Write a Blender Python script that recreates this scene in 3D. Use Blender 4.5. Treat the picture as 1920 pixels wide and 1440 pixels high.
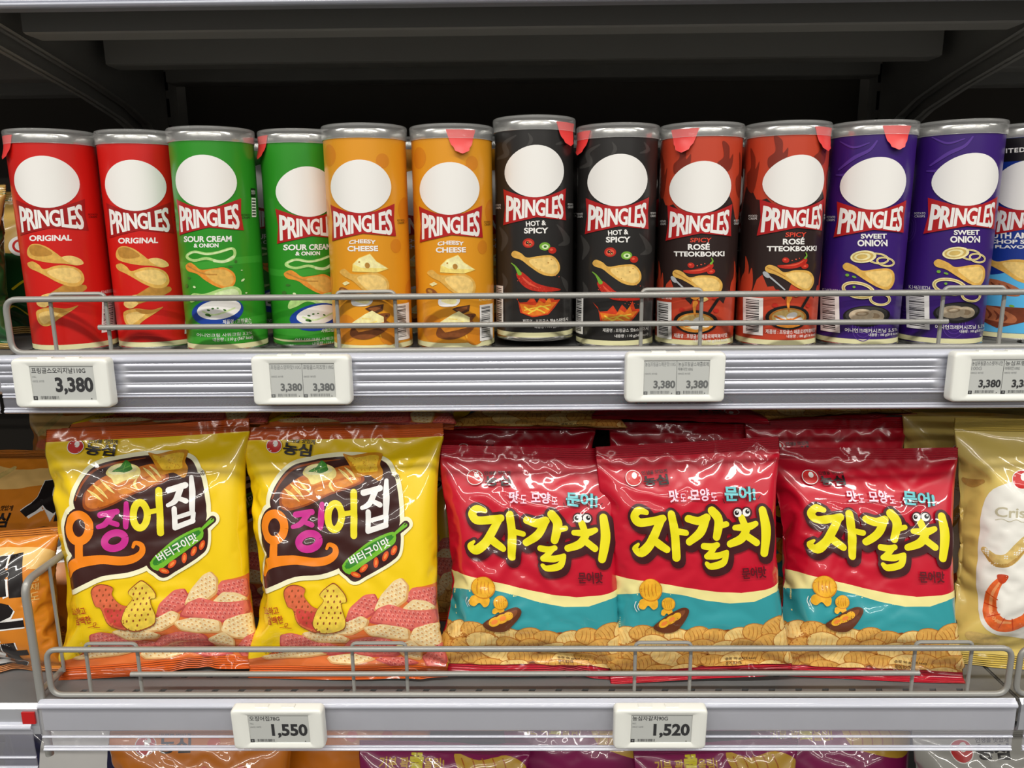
import bpy, bmesh, math, random
import numpy as np
from mathutils import Vector, Matrix
from mathutils.geometry import tessellate_polygon

for o in list(bpy.data.objects): bpy.data.objects.remove(o)
scene = bpy.context.scene
COL = scene.collection
R = math.radians

# ------------------------------------------------------------------ camera
cam_data = bpy.data.cameras.new('camera')
cam = bpy.data.objects.new('camera', cam_data); COL.objects.link(cam)
cam_data.sensor_fit = 'HORIZONTAL'; cam_data.sensor_width = 36.0
cam_data.lens = 36.0 * 1442.0 / 1920.0
cam_data.clip_start = 0.01; cam_data.clip_end = 50
PITCH, YAW, ROLL = R(11.96), R(.73), R(-.5)
fw = Vector((-math.sin(YAW)*math.cos(PITCH), math.cos(YAW)*math.cos(PITCH), -math.sin(PITCH)))
rt = Vector((math.cos(YAW), math.sin(YAW), 0)); up = rt.cross(fw)
rt2 = rt*math.cos(ROLL) + up*math.sin(ROLL); up2 = up*math.cos(ROLL) - rt*math.sin(ROLL)
M4 = Matrix((rt2, up2, -fw)).transposed().to_4x4()
M4.translation = Vector((0, -.655, .112))
cam.matrix_world = M4
scene.camera = cam

# ------------------------------------------------------------------ light: shop interior, rows of ceiling strip lamps
world = bpy.data.worlds.new('shop_interior'); scene.world = world; world.use_nodes = True
bgn = world.node_tree.nodes['Background']
bgn.inputs[0].default_value = (1.0, .97, .92, 1); bgn.inputs[1].default_value = .09
STRIPS = [(-1.35, 1.75, 38), (-3.6, 1.75, 38), (-5.9, 1.75, 38)]
for i, (ly, lz, en) in enumerate(STRIPS):
    for lx in (-2.6, 0, 2.6):
        l = bpy.data.lights.new('ceiling_strip', 'AREA'); l.shape = 'RECTANGLE'; l.size = 2.2; l.size_y = .16
        l.energy = en; l.color = (1.0, .965, .90)
        lo = bpy.data.objects.new('ceiling_strip', l); COL.objects.link(lo); lo.location = (lx, ly, lz)
vs = scene.view_settings
vs.view_transform = 'Standard'; vs.look = 'None'; vs.gamma = 1.0; vs.exposure = 0.22
vs.use_curve_mapping = False

# ------------------------------------------------------------------ materials
def lin(c):
    return tuple(((x/255.)/12.92 if x/255. <= .04045 else ((x/255.+.055)/1.055)**2.4) for x in c)
MATS = {}
def mat(name, rgb, rough=.4, metal=0., coat=0., coat_rough=.05, spec=.5, alpha=1., bump=None, var=0., vscale=40., trans=0.):
    if name in MATS: return MATS[name]
    m = bpy.data.materials.new(name); m.use_nodes = True
    nt = m.node_tree; b = nt.nodes['Principled BSDF']
    c = lin(rgb)
    b.inputs['Base Color'].default_value = (*c, 1)
    b.inputs['Roughness'].default_value = rough; b.inputs['Metallic'].default_value = metal
    b.inputs['Specular IOR Level'].default_value = spec
    b.inputs['Coat Weight'].default_value = coat; b.inputs['Coat Roughness'].default_value = coat_rough
    b.inputs['Alpha'].default_value = alpha; b.inputs['Transmission Weight'].default_value = trans
    tc = None
    if var:
        tc = nt.nodes.new('ShaderNodeTexCoord'); n = nt.nodes.new('ShaderNodeTexNoise')
        n.inputs['Scale'].default_value = vscale; n.inputs['Detail'].default_value = 4
        r = nt.nodes.new('ShaderNodeValToRGB')
        r.color_ramp.elements[0].position = .3; r.color_ramp.elements[1].position = .7
        r.color_ramp.elements[0].color = (*[x*(1-var) for x in c], 1); r.color_ramp.elements[1].color = (*[min(1, x*(1+var)) for x in c], 1)
        nt.links.new(tc.outputs['Object'], n.inputs['Vector']); nt.links.new(n.outputs['Fac'], r.inputs['Fac'])
        nt.links.new(r.outputs['Color'], b.inputs['Base Color'])
    if bump:
        kind, sc_, st = bump
        bp = nt.nodes.new('ShaderNodeBump'); bp.inputs['Strength'].default_value = st; bp.inputs['Distance'].default_value = .0004
        if kind == 'noise':
            tc = tc or nt.nodes.new('ShaderNodeTexCoord')
            n = nt.nodes.new('ShaderNodeTexNoise'); n.inputs['Scale'].default_value = sc_; n.inputs['Detail'].default_value = 3
            nt.links.new(tc.outputs['Object'], n.inputs['Vector']); nt.links.new(n.outputs['Fac'], bp.inputs['Height'])
        else:                       # crimp ridges along the seal, from the film's own v coordinate
            uv = nt.nodes.new('ShaderNodeUVMap'); sx = nt.nodes.new('ShaderNodeSeparateXYZ')
            mu = nt.nodes.new('ShaderNodeMath'); mu.operation = 'MULTIPLY'; mu.inputs[1].default_value = sc_
            sn = nt.nodes.new('ShaderNodeMath'); sn.operation = 'SINE'
            nt.links.new(uv.outputs['UV'], sx.inputs[0]); nt.links.new(sx.outputs['Y'], mu.inputs[0])
            nt.links.new(mu.outputs[0], sn.inputs[0]); nt.links.new(sn.outputs[0], bp.inputs['Height'])
            bp.inputs['Distance'].default_value = .0006
        nt.links.new(bp.outputs['Normal'], b.inputs['Normal'])
    MATS[name] = m
    return m

# ------------------------------------------------------------------ object helpers
def link(o, parent=None):
    COL.objects.link(o)
    if parent is not None: o.parent = parent
    return o
def tag(o, label=None, cat=None, group=None, kind=None):
    if label: o['label'] = label
    if cat: o['category'] = cat
    if group: o['group'] = group
    if kind: o['kind'] = kind
    return o
def empty(name, loc=(0, 0, 0), rot=(0, 0, 0)):
    o = bpy.data.objects.new(name, None); o.empty_display_size = .02
    link(o); o.location = loc; o.rotation_euler = rot
    return o
def mesh_obj(name, verts, faces, m, parent=None, smooth=False, mats=None, midx=None):
    me = bpy.data.meshes.new(name)
    me.from_pydata([tuple(v) for v in verts], [], [tuple(f) for f in faces]); me.update()
    for mm in (mats or [m]): me.materials.append(mm)
    if midx is not None: me.polygons.foreach_set('material_index', np.asarray(midx, dtype=np.int32))
    if smooth: me.polygons.foreach_set('use_smooth', [True]*len(me.polygons))
    return link(bpy.data.objects.new(name, me), parent)
def copy_tree(o, parent=None):
    c = o.copy(); COL.objects.link(c); c.parent = parent
    for ch in list(o.children): copy_tree(ch, c)
    return c
class MB:
    def __init__(s): s.v = []; s.f = []
    def add(s, v, f):
        n = len(s.v); s.v += [tuple(p) for p in v]; s.f += [tuple(i+n for i in q) for q in f]
    def box(s, x0, x1, y0, y1, z0, z1):
        s.add([(x0,y0,z0),(x1,y0,z0),(x1,y1,z0),(x0,y1,z0),(x0,y0,z1),(x1,y0,z1),(x1,y1,z1),(x0,y1,z1)],
              [(0,3,2,1),(4,5,6,7),(0,1,5,4),(1,2,6,5),(2,3,7,6),(3,0,4,7)])
    def extrude_x(s, prof, x0, x1, closed=True):
        n = len(prof)
        v = [(x0, y, z) for y, z in prof] + [(x1, y, z) for y, z in prof]
        f = [(i, (i+1) % n, n+(i+1) % n, n+i) for i in range(n if closed else n-1)]
        if closed: f += [tuple(range(n-1, -1, -1)), tuple(range(n, 2*n))]
        s.add(v, f)
    def tube(s, pts, r, n=10, closed=False):
        P = [Vector(p) for p in pts]; k = len(P); v = []; f = []
        T = []
        for i in range(k):
            a = P[(i-1) % k] if (closed or i > 0) else P[i]; b = P[(i+1) % k] if (closed or i < k-1) else P[i]
            T.append((b-a).normalized())
        ref = Vector((0, 0, 1)) if abs(T[0].z) < .9 else Vector((0, 1, 0))
        N = (ref - T[0]*ref.dot(T[0])).normalized()
        for i in range(k):
            N = (N - T[i]*N.dot(T[i])).normalized(); Bn = T[i].cross(N)
            for j in range(n):
                a = 2*math.pi*j/n; v.append(P[i] + (N*math.cos(a)+Bn*math.sin(a))*r)
        for i in range(k if closed else k-1):
            i2 = (i+1) % k
            for j in range(n):
                f.append((i*n+j, i*n+(j+1) % n, i2*n+(j+1) % n, i2*n+j))
        if not closed: f += [tuple(range(n-1, -1, -1)), tuple((k-1)*n+j for j in range(n))]
        s.add(v, f)
    def build(s, name, m, parent=None, smooth=False):
        o = mesh_obj(name, s.v, s.f, m, parent)
        bm = bmesh.new(); bm.from_mesh(o.data); bmesh.ops.recalc_face_normals(bm, faces=bm.faces); bm.to_mesh(o.data); bm.free()
        if smooth:
            o.data.polygons.foreach_set('use_smooth', [True]*len(o.data.polygons))
            o.data.set_sharp_from_angle(angle=R(40))
        return o
def rounded(pts, r, n=5, closed=False):
    """polyline with its corners rounded to radius r"""
    P = [Vector(p) for p in pts]; out = []; k = len(P)
    for i in range(k):
        if not closed and i in (0, k-1): out.append(P[i]); continue
        a = (P[(i-1) % k]-P[i]); b = (P[(i+1) % k]-P[i]); d = min(r, a.length*.49, b.length*.49)
        A = P[i]+a.normalized()*d; B = P[i]+b.normalized()*d
        for j in range(n+1):
            t = j/n; out.append(A*(1-t)**2 + P[i]*2*t*(1-t) + B*t*t)
    return out

# ------------------------------------------------------------------ flat printing: 2D art as triangle soup
_txt = {}
_tsc = bpy.data.scenes.new('lettering')          # scratch scene, removed at the end
def glyphs(body, bold=0., space=1.0):
    key = (body, bold, space)
    if key in _txt: return _txt[key]
    c = bpy.data.curves.new('t', 'FONT'); c.body = body; c.offset = bold; c.resolution_u = 3; c.space_character = space
    o = bpy.data.objects.new('t', c); _tsc.collection.objects.link(o)
    vl = _tsc.view_layers[0]; vl.update(); dg = vl.depsgraph; dg.update()
    me = bpy.data.meshes.new_from_object(o.evaluated_get(dg))
    me.calc_loop_triangles()
    v = np.array([tuple(x.co)[:2] for x in me.vertices]); t = np.array([tuple(l.vertices) for l in me.loop_triangles])
    bpy.data.objects.remove(o); bpy.data.curves.remove(c); bpy.data.meshes.remove(me)
    mn, mx = v.min(0), v.max(0)
    _txt[key] = ((v-mn)/(mx-mn), t, (mx-mn))
    return _txt[key]
def spline(pts, n=6, closed=True):
    P = np.array(pts, float); k = len(P); out = []
    for i in range(k if closed else k-1):
        if closed: p0, p1, p2, p3 = P[(i-1) % k], P[i], P[(i+1) % k], P[(i+2) % k]
        else: p0, p1, p2, p3 = P[max(i-1, 0)], P[i], P[i+1], P[min(i+2, k-1)]
        for j in range(n):
            t = j/n
            out.append(.5*((2*p1)+(-p0+p2)*t+(2*p0-5*p1+4*p2-p3)*t*t+(-p0+3*p1-3*p2+p3)*t**3))
    if not closed: out.append(P[-1])
    return np.array(out)
class Art:
    """items: (polygon Nx2 or triangle soup Nx3x2 in art coordinates, material key, layer, part name)"""
    def __init__(s): s.items = []; s.layer = 0.; s.part = 'printed_picture'
    def _put(s, d, m, step=1.): s.items.append((np.asarray(d, float), m, s.layer, s.part)); s.layer += step
    def poly(s, pts, m, smooth=True, n=5): s._put(spline(pts, n) if smooth else pts, m)
    def _ell(s, cx, cy, rx, ry, rot, n):
        a = np.linspace(0, 2*np.pi, n, endpoint=False); c, q = math.cos(R(rot)), math.sin(R(rot))
        x, y = rx*np.cos(a), ry*np.sin(a); return np.stack([cx+x*c-y*q, cy+x*q+y*c], 1)
    def ell(s, cx, cy, rx, ry, m, rot=0., n=28): s._put(s._ell(cx, cy, rx, ry, rot, n), m)
    def ells(s, lst, m, n=10):
        T = []
        for e in lst:
            p = s._ell(*e, n); T.append(np.stack([np.broadcast_to(p[0], (n-2, 2)), p[1:-1], p[2:]], 1))
        s._put(np.concatenate(T), m)
    def stroke_tris(s, pts, w, smooth=True, closed=False, n=6):
        k = len(pts); w = [w]*k if np.isscalar(w) else w
        q = [(*p, ww) for p, ww in zip(pts, w)]
        P = spline(q, n, closed) if smooth else np.array(q, float)
        if closed: P = np.vstack([P, P[:1]])
        xy = P[:, :2]; hw = P[:, 2]/2
        d = np.gradient(xy, axis=0); d /= (np.linalg.norm(d, axis=1, keepdims=True)+1e-9)
        nrm = np.stack([-d[:, 1], d[:, 0]], 1)*hw[:, None]
        L, Q = xy+nrm, xy-nrm
        T = [np.stack([L[:-1], L[1:], Q[1:]], 1), np.stack([L[:-1], Q[1:], Q[:-1]], 1)]
        for i, sg in ([] if closed else [(0, -1), (len(xy)-1, 1)]):          # half-round caps
            a0 = math.atan2(d[i, 1]*sg, d[i, 0]*sg); a = a0+np.linspace(-np.pi/2, np.pi/2, 8)
            p = xy[i]+np.stack([np.cos(a), np.sin(a)], 1)*hw[i]; T.append(np.stack([np.broadcast_to(xy[i], (7, 2)), p[:-1], p[1:]], 1))
        return np.concatenate(T)
    def stroke(s, pts, w, m, **k): s._put(s.stroke_tris(pts, w, **k), m)
    def strokes(s, lst, m, extra=0., dx=0., dy=0., **k):
        for pts, w in lst:
            w2 = (np.array(w)+extra) if not np.isscalar(w) else w+extra
            s._put(s.stroke_tris([(x+dx, y+dy) for x, y in pts], w2, **k), m, .25)
        s.layer += .75
    def text(s, body, x0, y0, x1, y1, m, bold=0., rot=0., space=1.0, shear=0., warp=None, xb=0.):
        """text filling the box x0..x1, y0 (top) .. y1 (bottom); y grows downwards"""
        v, t, _ = glyphs(body, bold, space)
        x = x0+v[:, 0]*(x1-x0); y = y1+(y0-y1)*v[:, 1]
        if warp is not None: x, y = warp(v[:, 0], v[:, 1])
        if shear: x = x+shear*(y1-y)
        if rot:
            c, q = math.cos(R(rot)), math.sin(R(rot)); cx, cy = (x0+x1)/2, (y0+y1)/2
            x, y = cx+(x-cx)*c-(y-cy)*q, cy+(x-cx)*q+(y-cy)*c
        T = np.stack([x, y], 1)[t]
        if xb: s._put(T+np.array([xb, 0]), m, .3); s._put(T-np.array([xb, 0]), m, .3)
        s._put(T, m)
    def rects(s, lst, m):
        T = []
        for x0, y0, x1, y1 in lst: T += [[(x0,y0),(x1,y0),(x1,y1)], [(x0,y0),(x1,y1),(x0,y1)]]
        s._put(T, m)
    def barcode(s, x0, y0, x1, y1, mw, mb, seed=1, vertical=False):
        s.rects([(x0, y0, x1, y1)], mw); rnd = random.Random(seed); L = []
        a, b = (y0, y1) if vertical else (x0, x1); e = (b-a)*.06; p = a+e
        while p < b-e:
            w = (b-a)*rnd.choice([.012, .02, .03]); q = min(p+w, b-e)
            L.append((x0+(x1-x0)*.12, p, x1-(x1-x0)*.22, q) if vertical else (p, y0+(y1-y0)*.06, q, y1-(y1-y0)*.2)); p = q+(b-a)*rnd.choice([.012, .02, .028])
        s.rects(L, mb)
def cut_lines(T, axis, lines, eps=1e-9):
    """split triangle soup T (N,3,2) on every (sorted) line coordinate along one axis"""
    done = []; act = T
    for c in lines:
        if not len(act): break
        d = act[:, :, axis]-c; mx = d.max(1)
        fin = mx <= eps
        if fin.any(): done.append(act[fin]); act = act[~fin]; d = d[~fin]
        cr = d.min(1) < -eps
        if not cr.any(): continue
        X, D = act[cr], d[cr]; rest = [act[~cr]]
        sg = np.sign(np.where(np.abs(D) < eps, 0, D)); on = (sg == 0).any(1)
        al = np.zeros(len(X), int)
        for i in range(3):
            j, k = (i+1) % 3, (i+2) % 3
            al = np.where((sg[:, i] != 0) & (sg[:, j]*sg[:, i] <= 0) & (sg[:, k]*sg[:, i] <= 0) & ((sg[:, j] != 0) | (sg[:, k] != 0)), i, al)
        ix = np.arange(len(X)); A, B_, C_ = X[ix, al], X[ix, (al+1) % 3], X[ix, (al+2) % 3]
        a, b, c2 = D[ix, al], D[ix, (al+1) % 3], D[ix, (al+2) % 3]
        P = A+(B_-A)*(a/(a-b))[:, None]; Q = A+(C_-A)*(a/(a-c2))[:, None]
        one = np.stack([A, P, Q], 1); two = np.concatenate([np.stack([P, B_, C_], 1), np.stack([P, C_, Q], 1)])
        left = a < 0; l2 = np.concatenate([left, left])
        done += [one[left], two[~l2]]; rest += [one[~left], two[l2]]
        act = np.concatenate(rest)
    T = np.concatenate(done+[act])
    ar = np.abs((T[:, 1, 0]-T[:, 0, 0])*(T[:, 2, 1]-T[:, 0, 1])-(T[:, 1, 1]-T[:, 0, 1])*(T[:, 2, 0]-T[:, 0, 0]))
    return T[ar > 1e-12]
def cut_poly(P, ul, vl):
    """split one (concave) polygon on grid lines, as an n-gon, then triangulate"""
    bm = bmesh.new(); f = bm.faces.new([bm.verts.new((x, y, 0)) for x, y in P])
    for ax, lines, no in ((0, ul, (1, 0, 0)), (1, vl, (0, 1, 0))):
        lo, hi = P[:, ax].min(), P[:, ax].max()
        for c in lines:
            if lo < c < hi: bmesh.ops.bisect_plane(bm, geom=bm.verts[:]+bm.edges[:]+bm.faces[:], dist=1e-9, plane_co=(c, 0, 0) if ax == 0 else (0, c, 0), plane_no=no)
    T = np.array([[l.vert.co[:2] for l in t] for t in bm.calc_loop_triangles()]); bm.free()
    return T
def cut_item(d, ul, vl):
    if d.ndim == 2: return cut_poly(d, ul, vl)
    T = cut_lines(d, 0, ul)
    return cut_lines(T, 1, vl) if len(vl) else T
def soup_obj(groups, parent, pos_fn):
    """groups: {part: [(T(N,3,2), material, layer)]}; pos_fn(pts, layer)->(positions, normals); one mesh per part"""
    out = []
    for part, lst in groups.items():
        V, Nn, MI, mats = [], [], [], []
        for T, m, layer in lst:
            p, n = pos_fn(T.reshape(-1, 2), layer)
            # orient along the normal
            q = p.reshape(-1, 3, 3); fn = np.cross(q[:, 1]-q[:, 0], q[:, 2]-q[:, 0])
            fl = (fn*n.reshape(-1, 3, 3)[:, 0]).sum(1) < 0
            q[fl] = q[fl][:, ::-1]; nn = n.reshape(-1, 3, 3); nn[fl] = nn[fl][:, ::-1]
            if m not in mats: mats.append(m)
            V.append(q.reshape(-1, 3)); Nn.append(nn.reshape(-1, 3)); MI.append(np.full(len(q), mats.index(m)))
        V = np.concatenate(V); Nn = np.concatenate(Nn); MI = np.concatenate(MI); k = len(V)//3
        me = bpy.data.meshes.new(part)
        me.vertices.add(len(V)); me.vertices.foreach_set('co', V.astype(np.float32).ravel())
        me.loops.add(len(V)); me.loops.foreach_set('vertex_index', np.arange(len(V), dtype=np.int32))
        me.polygons.add(k); me.polygons.foreach_set('loop_start', np.arange(0, 3*k, 3, dtype=np.int32))
        for mm in mats: me.materials.append(MATS[mm])
        me.polygons.foreach_set('material_index', MI.astype(np.int32)); me.polygons.foreach_set('use_smooth', [True]*k)
        me.update(calc_edges=True)
        me.normals_split_custom_set_from_vertices(Nn.tolist())
        out.append(link(bpy.data.objects.new(part, me), parent))
    return out
# ================================================================== the gondola: walls, uprights, shelves, rails, fences
M_PAINT = mat('grey_painted_steel', (150, 148, 142), .45, bump=('noise', 900, .12))
M_DECK = mat('grey_deck_steel', (108, 108, 108), .42, bump=('noise', 900, .12), var=.05, vscale=9)
M_BACK = mat('dark_back_panel', (66, 60, 52), .6, var=.08, vscale=6)
M_WIRE = mat('grey_wire', (158, 157, 152), .35, metal=.25, bump=('noise', 700, .05))
M_CLEAR = mat('clear_rail_plastic', (222, 222, 234), .10, alpha=.14, coat=1, coat_rough=.06)
M_RIDGE = mat('clear_rail_ridge', (228, 231, 244), .12, alpha=.62, coat=1, coat_rough=.06)
M_PANEL = mat('ribbed_silver_plastic', (212, 214, 226), .26, metal=.72, coat=.5, coat_rough=.12)
M_SILVER = mat('satin_lip_steel', (186, 188, 194), .30, metal=.35, var=.04, vscale=14)
XL, XR = -.449, .452                     # the middle bay
YB = .385                                # face of the back panel
Z_TOP, Z_CAN, Z_BAG, Z_LOW = .314, 0., -.321, -.648

BAYS = [(XL-.904, XL-.004), (XL, XR), (XR+.004, XR+.904)]
wall = empty('wall_back', (0, YB, -1.0)); tag(wall, kind='structure')
for x0, x1 in BAYS:
    for z0, z1 in ((0, .66), (.665, 1.30), (1.305, 2.0)):
        b = MB(); b.box(x0+.012, x1-.012, 0, .008, z0, z1); b.build('panel', M_BACK, wall)
for i, x in enumerate((XL-.002, XR+.002)):
    t = empty('shelf_upright', (x, .36, -1.0))
    tag(t, ('slotted steel upright on the left, behind the red cans' if i == 0 else 'slotted steel upright on the right, behind the purple cans'), 'upright')
    b = MB(); b.box(-.017, .017, 0, .024, 0, 2.0); b.build('post', M_PAINT, t)
    for q0, q1 in ((-.022, -.017), (.017, .022)): b = MB(); b.box(q0, q1, -.004, .024, 0, 2.0); b.build('flange', M_PAINT, t)
    M_SLOT = mat('slot_black', (8, 8, 8), .8)
    sl = MB(); sl.box(-.0022, .0022, -.0006, .0004, 0, .022)
    so = sl.build('slot', M_SLOT, t); so.location = (-.008, 0, .7); first = so
    for k in range(24):
        for sx in (-.008, .008):
            if k == 0 and sx < 0: continue
            c = first.copy(); COL.objects.link(c); c.parent = t; c.location = (sx, 0, .7+k*.032)

def deck_mesh(x0, x1, y0, y1, z):
    """perforated steel deck: staggered slanted slots every 25 mm"""
    b = MB(); px, py = .0125, .025; nx = int((x1-x0)/px); ny = int((y1-y0)/py); ex = (x1-x0)/nx; ey = (y1-y0)/ny
    for j in range(ny):
        for i in range(nx):
            a0, a1 = x0+i*ex, x0+(i+1)*ex; c0, c1 = y0+j*ey, y0+(j+1)*ey
            if (i+j) % 2 == 0 and 1 < i < nx-2 and j < ny-1:
                hx, hy = (a0+a1)/2, c0+.012; w, h, s = .0030, .0030, .0012
                o = [(a0,c0,z),(a1,c0,z),(a1,c1,z),(a0,c1,z)]; q = [(hx-w-s,hy-h,z),(hx+w-s,hy-h,z),(hx+w+s,hy+h,z),(hx-w+s,hy+h,z)]
                d = [(x, y, z-.0022) for x, y, _ in q]
                b.add(o+q+d, [(0,1,5,4),(1,2,6,5),(2,3,7,6),(3,0,4,7),(4,5,9,8),(5,6,10,9),(6,7,11,10),(7,4,8,11)])
            else: b.add([(a0,c0,z),(a1,c0,z),(a1,c1,z),(a0,c1,z)], [(0,1,2,3)])
    return b
def bracket(parent, x, z, big=True):
    """cantilever bracket: thin plate with a curved lower edge; z = deck height, local to the shelf"""
    pts = [(.015, -.004), (.358, -.004), (.358, -.165), (.345, -.135), (.325, -.106), (.30, -.086), (.26, -.072), (.19, -.058), (.12, -.047), (.05, -.036), (.015, -.031)]
    b = MB(); b.extrude_x([(y, z+q) for y, q in pts], x-.0015, x+.0015); b.build('bracket', M_PAINT, parent)
    b = MB()
    for (y0, q0), (y1, q1) in zip(pts[2:-1], pts[3:]):
        b.add([(x-.006, y0, z+q0), (x+.006, y0, z+q0), (x+.006, y1, z+q1), (x-.006, y1, z+q1)], [(0, 1, 2, 3)])
    b.build('bracket_flange', M_PAINT, parent)
def shelf(name, label, x0, x1, yf, z, perforated=False, brackets=(True, True), holed=True):
    t = empty(name, ((x0+x1)/2, yf, z)); tag(t, label, 'shelf'); cx = (x0+x1)/2; h = (x1-x0)/2; yb = YB-.028-yf
    if perforated: deck_mesh(-h, h, .004, yb, 0).build('deck', M_DECK, t)
    else: b = MB(); b.box(-h, h, .004, yb, -.002, 0); b.build('deck', M_DECK, t)
    b = MB(); b.extrude_x([(.004, 0), (0, -.004), (0, -.030), (.003, -.033), (.014, -.033), (.014, -.031), (.004, -.031), (.003, -.028), (.003, -.005), (.006, -.002)], -h, h); b.build('front_lip', M_SILVER, t)
    for q0, q1 in ((-h, -h+.0015), (h-.0015, h)): b = MB(); b.box(q0, q1, .004, yb, -.024, -.002); b.build('side_lip', M_PAINT, t)
    for yy, zz in ((.05, -.0395), (.185, -.040), (.325, -.034)):      # stiffening channels under the deck
        b = MB(); w = h-.022
        b.extrude_x([(yy, -.002), (yy, zz), (yy+.004, zz-.001), (yy+.028, zz-.001), (yy+.032, zz), (yy+.032, -.002)], -w, w); b.build('stiffener', M_PAINT, t)
        b = MB(); b.box(-w, w, yy+.033, yy+.036, -.014, -.002); b.build('stiffener_seam', M_PAINT, t)
    for s, on in zip((-1, 1), brackets):
        if on: bracket(t, s*(h-.004), 0)
    return t
top = shelf('steel_shelf', 'dark underside of the steel shelf above the crisp cans', XL, XR, .0, Z_TOP)
shelf('steel_shelf', 'steel shelf end seen top left, beyond the left bracket', *BAYS[0], .0, Z_TOP-.012)
shelf('steel_shelf', 'steel shelf end seen top right, beyond the right bracket', *BAYS[2], .0, Z_TOP-.012)
shelf('steel_shelf', 'grey steel shelf carrying the row of crisp cans', XL, XR, -.004, Z_CAN)
shelf('steel_shelf', 'grey steel shelf carrying the gold and green bags at far left', *BAYS[0], -.004, Z_CAN)
shelf('steel_shelf', 'grey steel shelf under the blue can at far right', *BAYS[2], -.004, Z_CAN)
shelf('steel_shelf', 'perforated grey steel shelf carrying the yellow and red snack bags', XL, XR, -.022, Z_BAG, perforated=True)
shelf('steel_shelf', 'grey steel shelf end carrying the orange bags at far left', *BAYS[0], -.022, Z_BAG-.004)
shelf('steel_shelf', 'perforated shelf end at the lower right edge', *BAYS[2], -.022, Z_BAG, perforated=True)
shelf('steel_shelf', 'lowest steel shelf, below the purple and orange bags', XL-.9, XR+.9, -.03, Z_LOW, brackets=(False, False))

def rail(label, x0, x1, y, z, waves):
    """clear plastic price channel clipped over the shelf's front lip"""
    t = empty('price_rail', ((x0+x1)/2, y, z)); tag(t, label, 'price rail'); h = (x1-x0)/2
    def strip(name, prof, m):
        b = MB(); n = len(prof)
        b.extrude_x(prof+[(yy+.0012, zz) for yy, zz in prof[::-1]], -h, h); o = b.build(name, m, t, smooth=True); return o
    def arc(z0, z1, d, n=8): return [(-d*math.sin(math.pi*i/n), z0+(z1-z0)*i/n) for i in range(n+1)]
    strip('top_ridge', [(.004, .002)]+arc(.001, -.0055, .0022), M_RIDGE)
    if waves:
        edges = [-.0055, -.0118, -.0142, -.0222, -.0240, -.0312, -.0335]; deps = [.0006, .0003, .0009, .0003, .0008, .0004]
        prof = []
        for a, c, d in zip(edges[:-1], edges[1:], deps): prof += arc(a, c, d)[(1 if prof else 0):]
    else: prof = [(-.0002*math.sin(math.pi*i/6)*3, -.0055-.028*i/6) for i in range(7)]
    strip('label_panel', prof, M_PANEL if waves else M_CLEAR)
    strip('middle_ridge', arc(-.0335, -.0355, .0009), M_RIDGE)
    strip('lower_band', [(0, -.0355), (-.0003, -.0400), (0, -.0440)], M_CLEAR)
    strip('lower_ridge', arc(-.0440, -.0456, .0008), M_RIDGE)
    strip('bottom_ridge', arc(-.0456, -.0492, .0018), M_RIDGE)
    return t
rail('ribbed shiny price rail in front of the crisp cans', XL-.003, XR-.001, -.0065, Z_CAN, True)
rail('smooth price rail along the shelf above the cans, at the top edge', XL+.001, XR-.001, -.0025, Z_TOP+.016, False)
rail('ribbed price rail below the gold bags at far left', BAYS[0][0], BAYS[0][1]-.003, -.0065, Z_CAN, True)
rail('ribbed price rail under the blue can at far right', BAYS[2][0]+.001, BAYS[2][1], -.0065, Z_CAN, True)
rail('clear smooth price rail in front of the yellow and red bags', XL-.001, XR-.002, -.0245, Z_BAG-.001, False)
rail('clear price rail hanging lower at the left, below the orange bags', BAYS[0][0], BAYS[0][1]-.006, -.0245, Z_BAG-.023, False)
rail('clear price rail end at the lower right edge', BAYS[2][0]+.004, BAYS[2][1], -.0245, Z_BAG-.001, False)
b = MB(); b.extrude_x([(-.0018, 0), (0, 0), (0, -.012), (-.0018, -.012)], 0, .012)
o = b.build('price_clip', mat('red_clip', (190, 30, 30), .4)); o.location = (XL-.018, -.0225, Z_BAG-.010)
tag(o, 'small red plastic clip at the end of the left shelf', 'clip')

def fence(label, x0, x1, y, z, h=.0465, staples=(), mid=None):
    t = empty('wire_fence', ((x0+x1)/2, y, z)); tag(t, label, 'wire fence', 'wire shelf fences'); cx = (x0+x1)/2
    a, c = x0-cx, x1-cx; lo = .0034
    b = MB(); b.tube(rounded([(a, 0, lo), (a, 0, h+lo), (c, 0, h+lo), (c, 0, lo)], .011, 6, True), .0026, 12, True); b.build('frame', M_WIRE, t, smooth=True)
    if mid:
        b = MB(); b.tube([(mid[0]-cx, -.0012, .0255), (mid[1]-cx, -.0012, .0255)], .0023, 10); b.build('middle_wire', M_WIRE, t, smooth=True)
    for s0, s1 in staples:
        b = MB(); b.tube(rounded([(s0-cx, .0034, .0005), (s0-cx, .0034, h+.0075), (s1-cx, .0034, h+.0075), (s1-cx, .0034, .0005)], .005, 5), .0017, 8); b.build('staple', M_WIRE, t, smooth=True)
    return t
ST = [(-.4055, -.3575), (-.158, -.108), (.103, .154), (.3585, .410)]
fence('grey wire fence across the front of the crisp cans', -.4425, .4455, 0, Z_CAN, staples=ST, mid=(-.3635, .362))
fence('grey wire fence across the front of the snack bags', -.4405, .4445, -.0165, Z_BAG, staples=ST, mid=(-.3635, .362))
fence('end of a wire fence at the lower right edge', .4525, 1.30, -.0165, Z_BAG, staples=[(.62, .67)])
t = empty('wire_divider', (-.451, -.017, Z_BAG)); tag(t, 'tall grey wire side divider between the orange and yellow bags', 'wire divider')
b = MB(); b.tube(rounded([(0, 0, -.060), (0, 0, .117), (0, .36, .117), (0, .36, .006)], .014, 6), .0036, 12); b.build('frame', M_WIRE, t, smooth=True)
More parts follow.
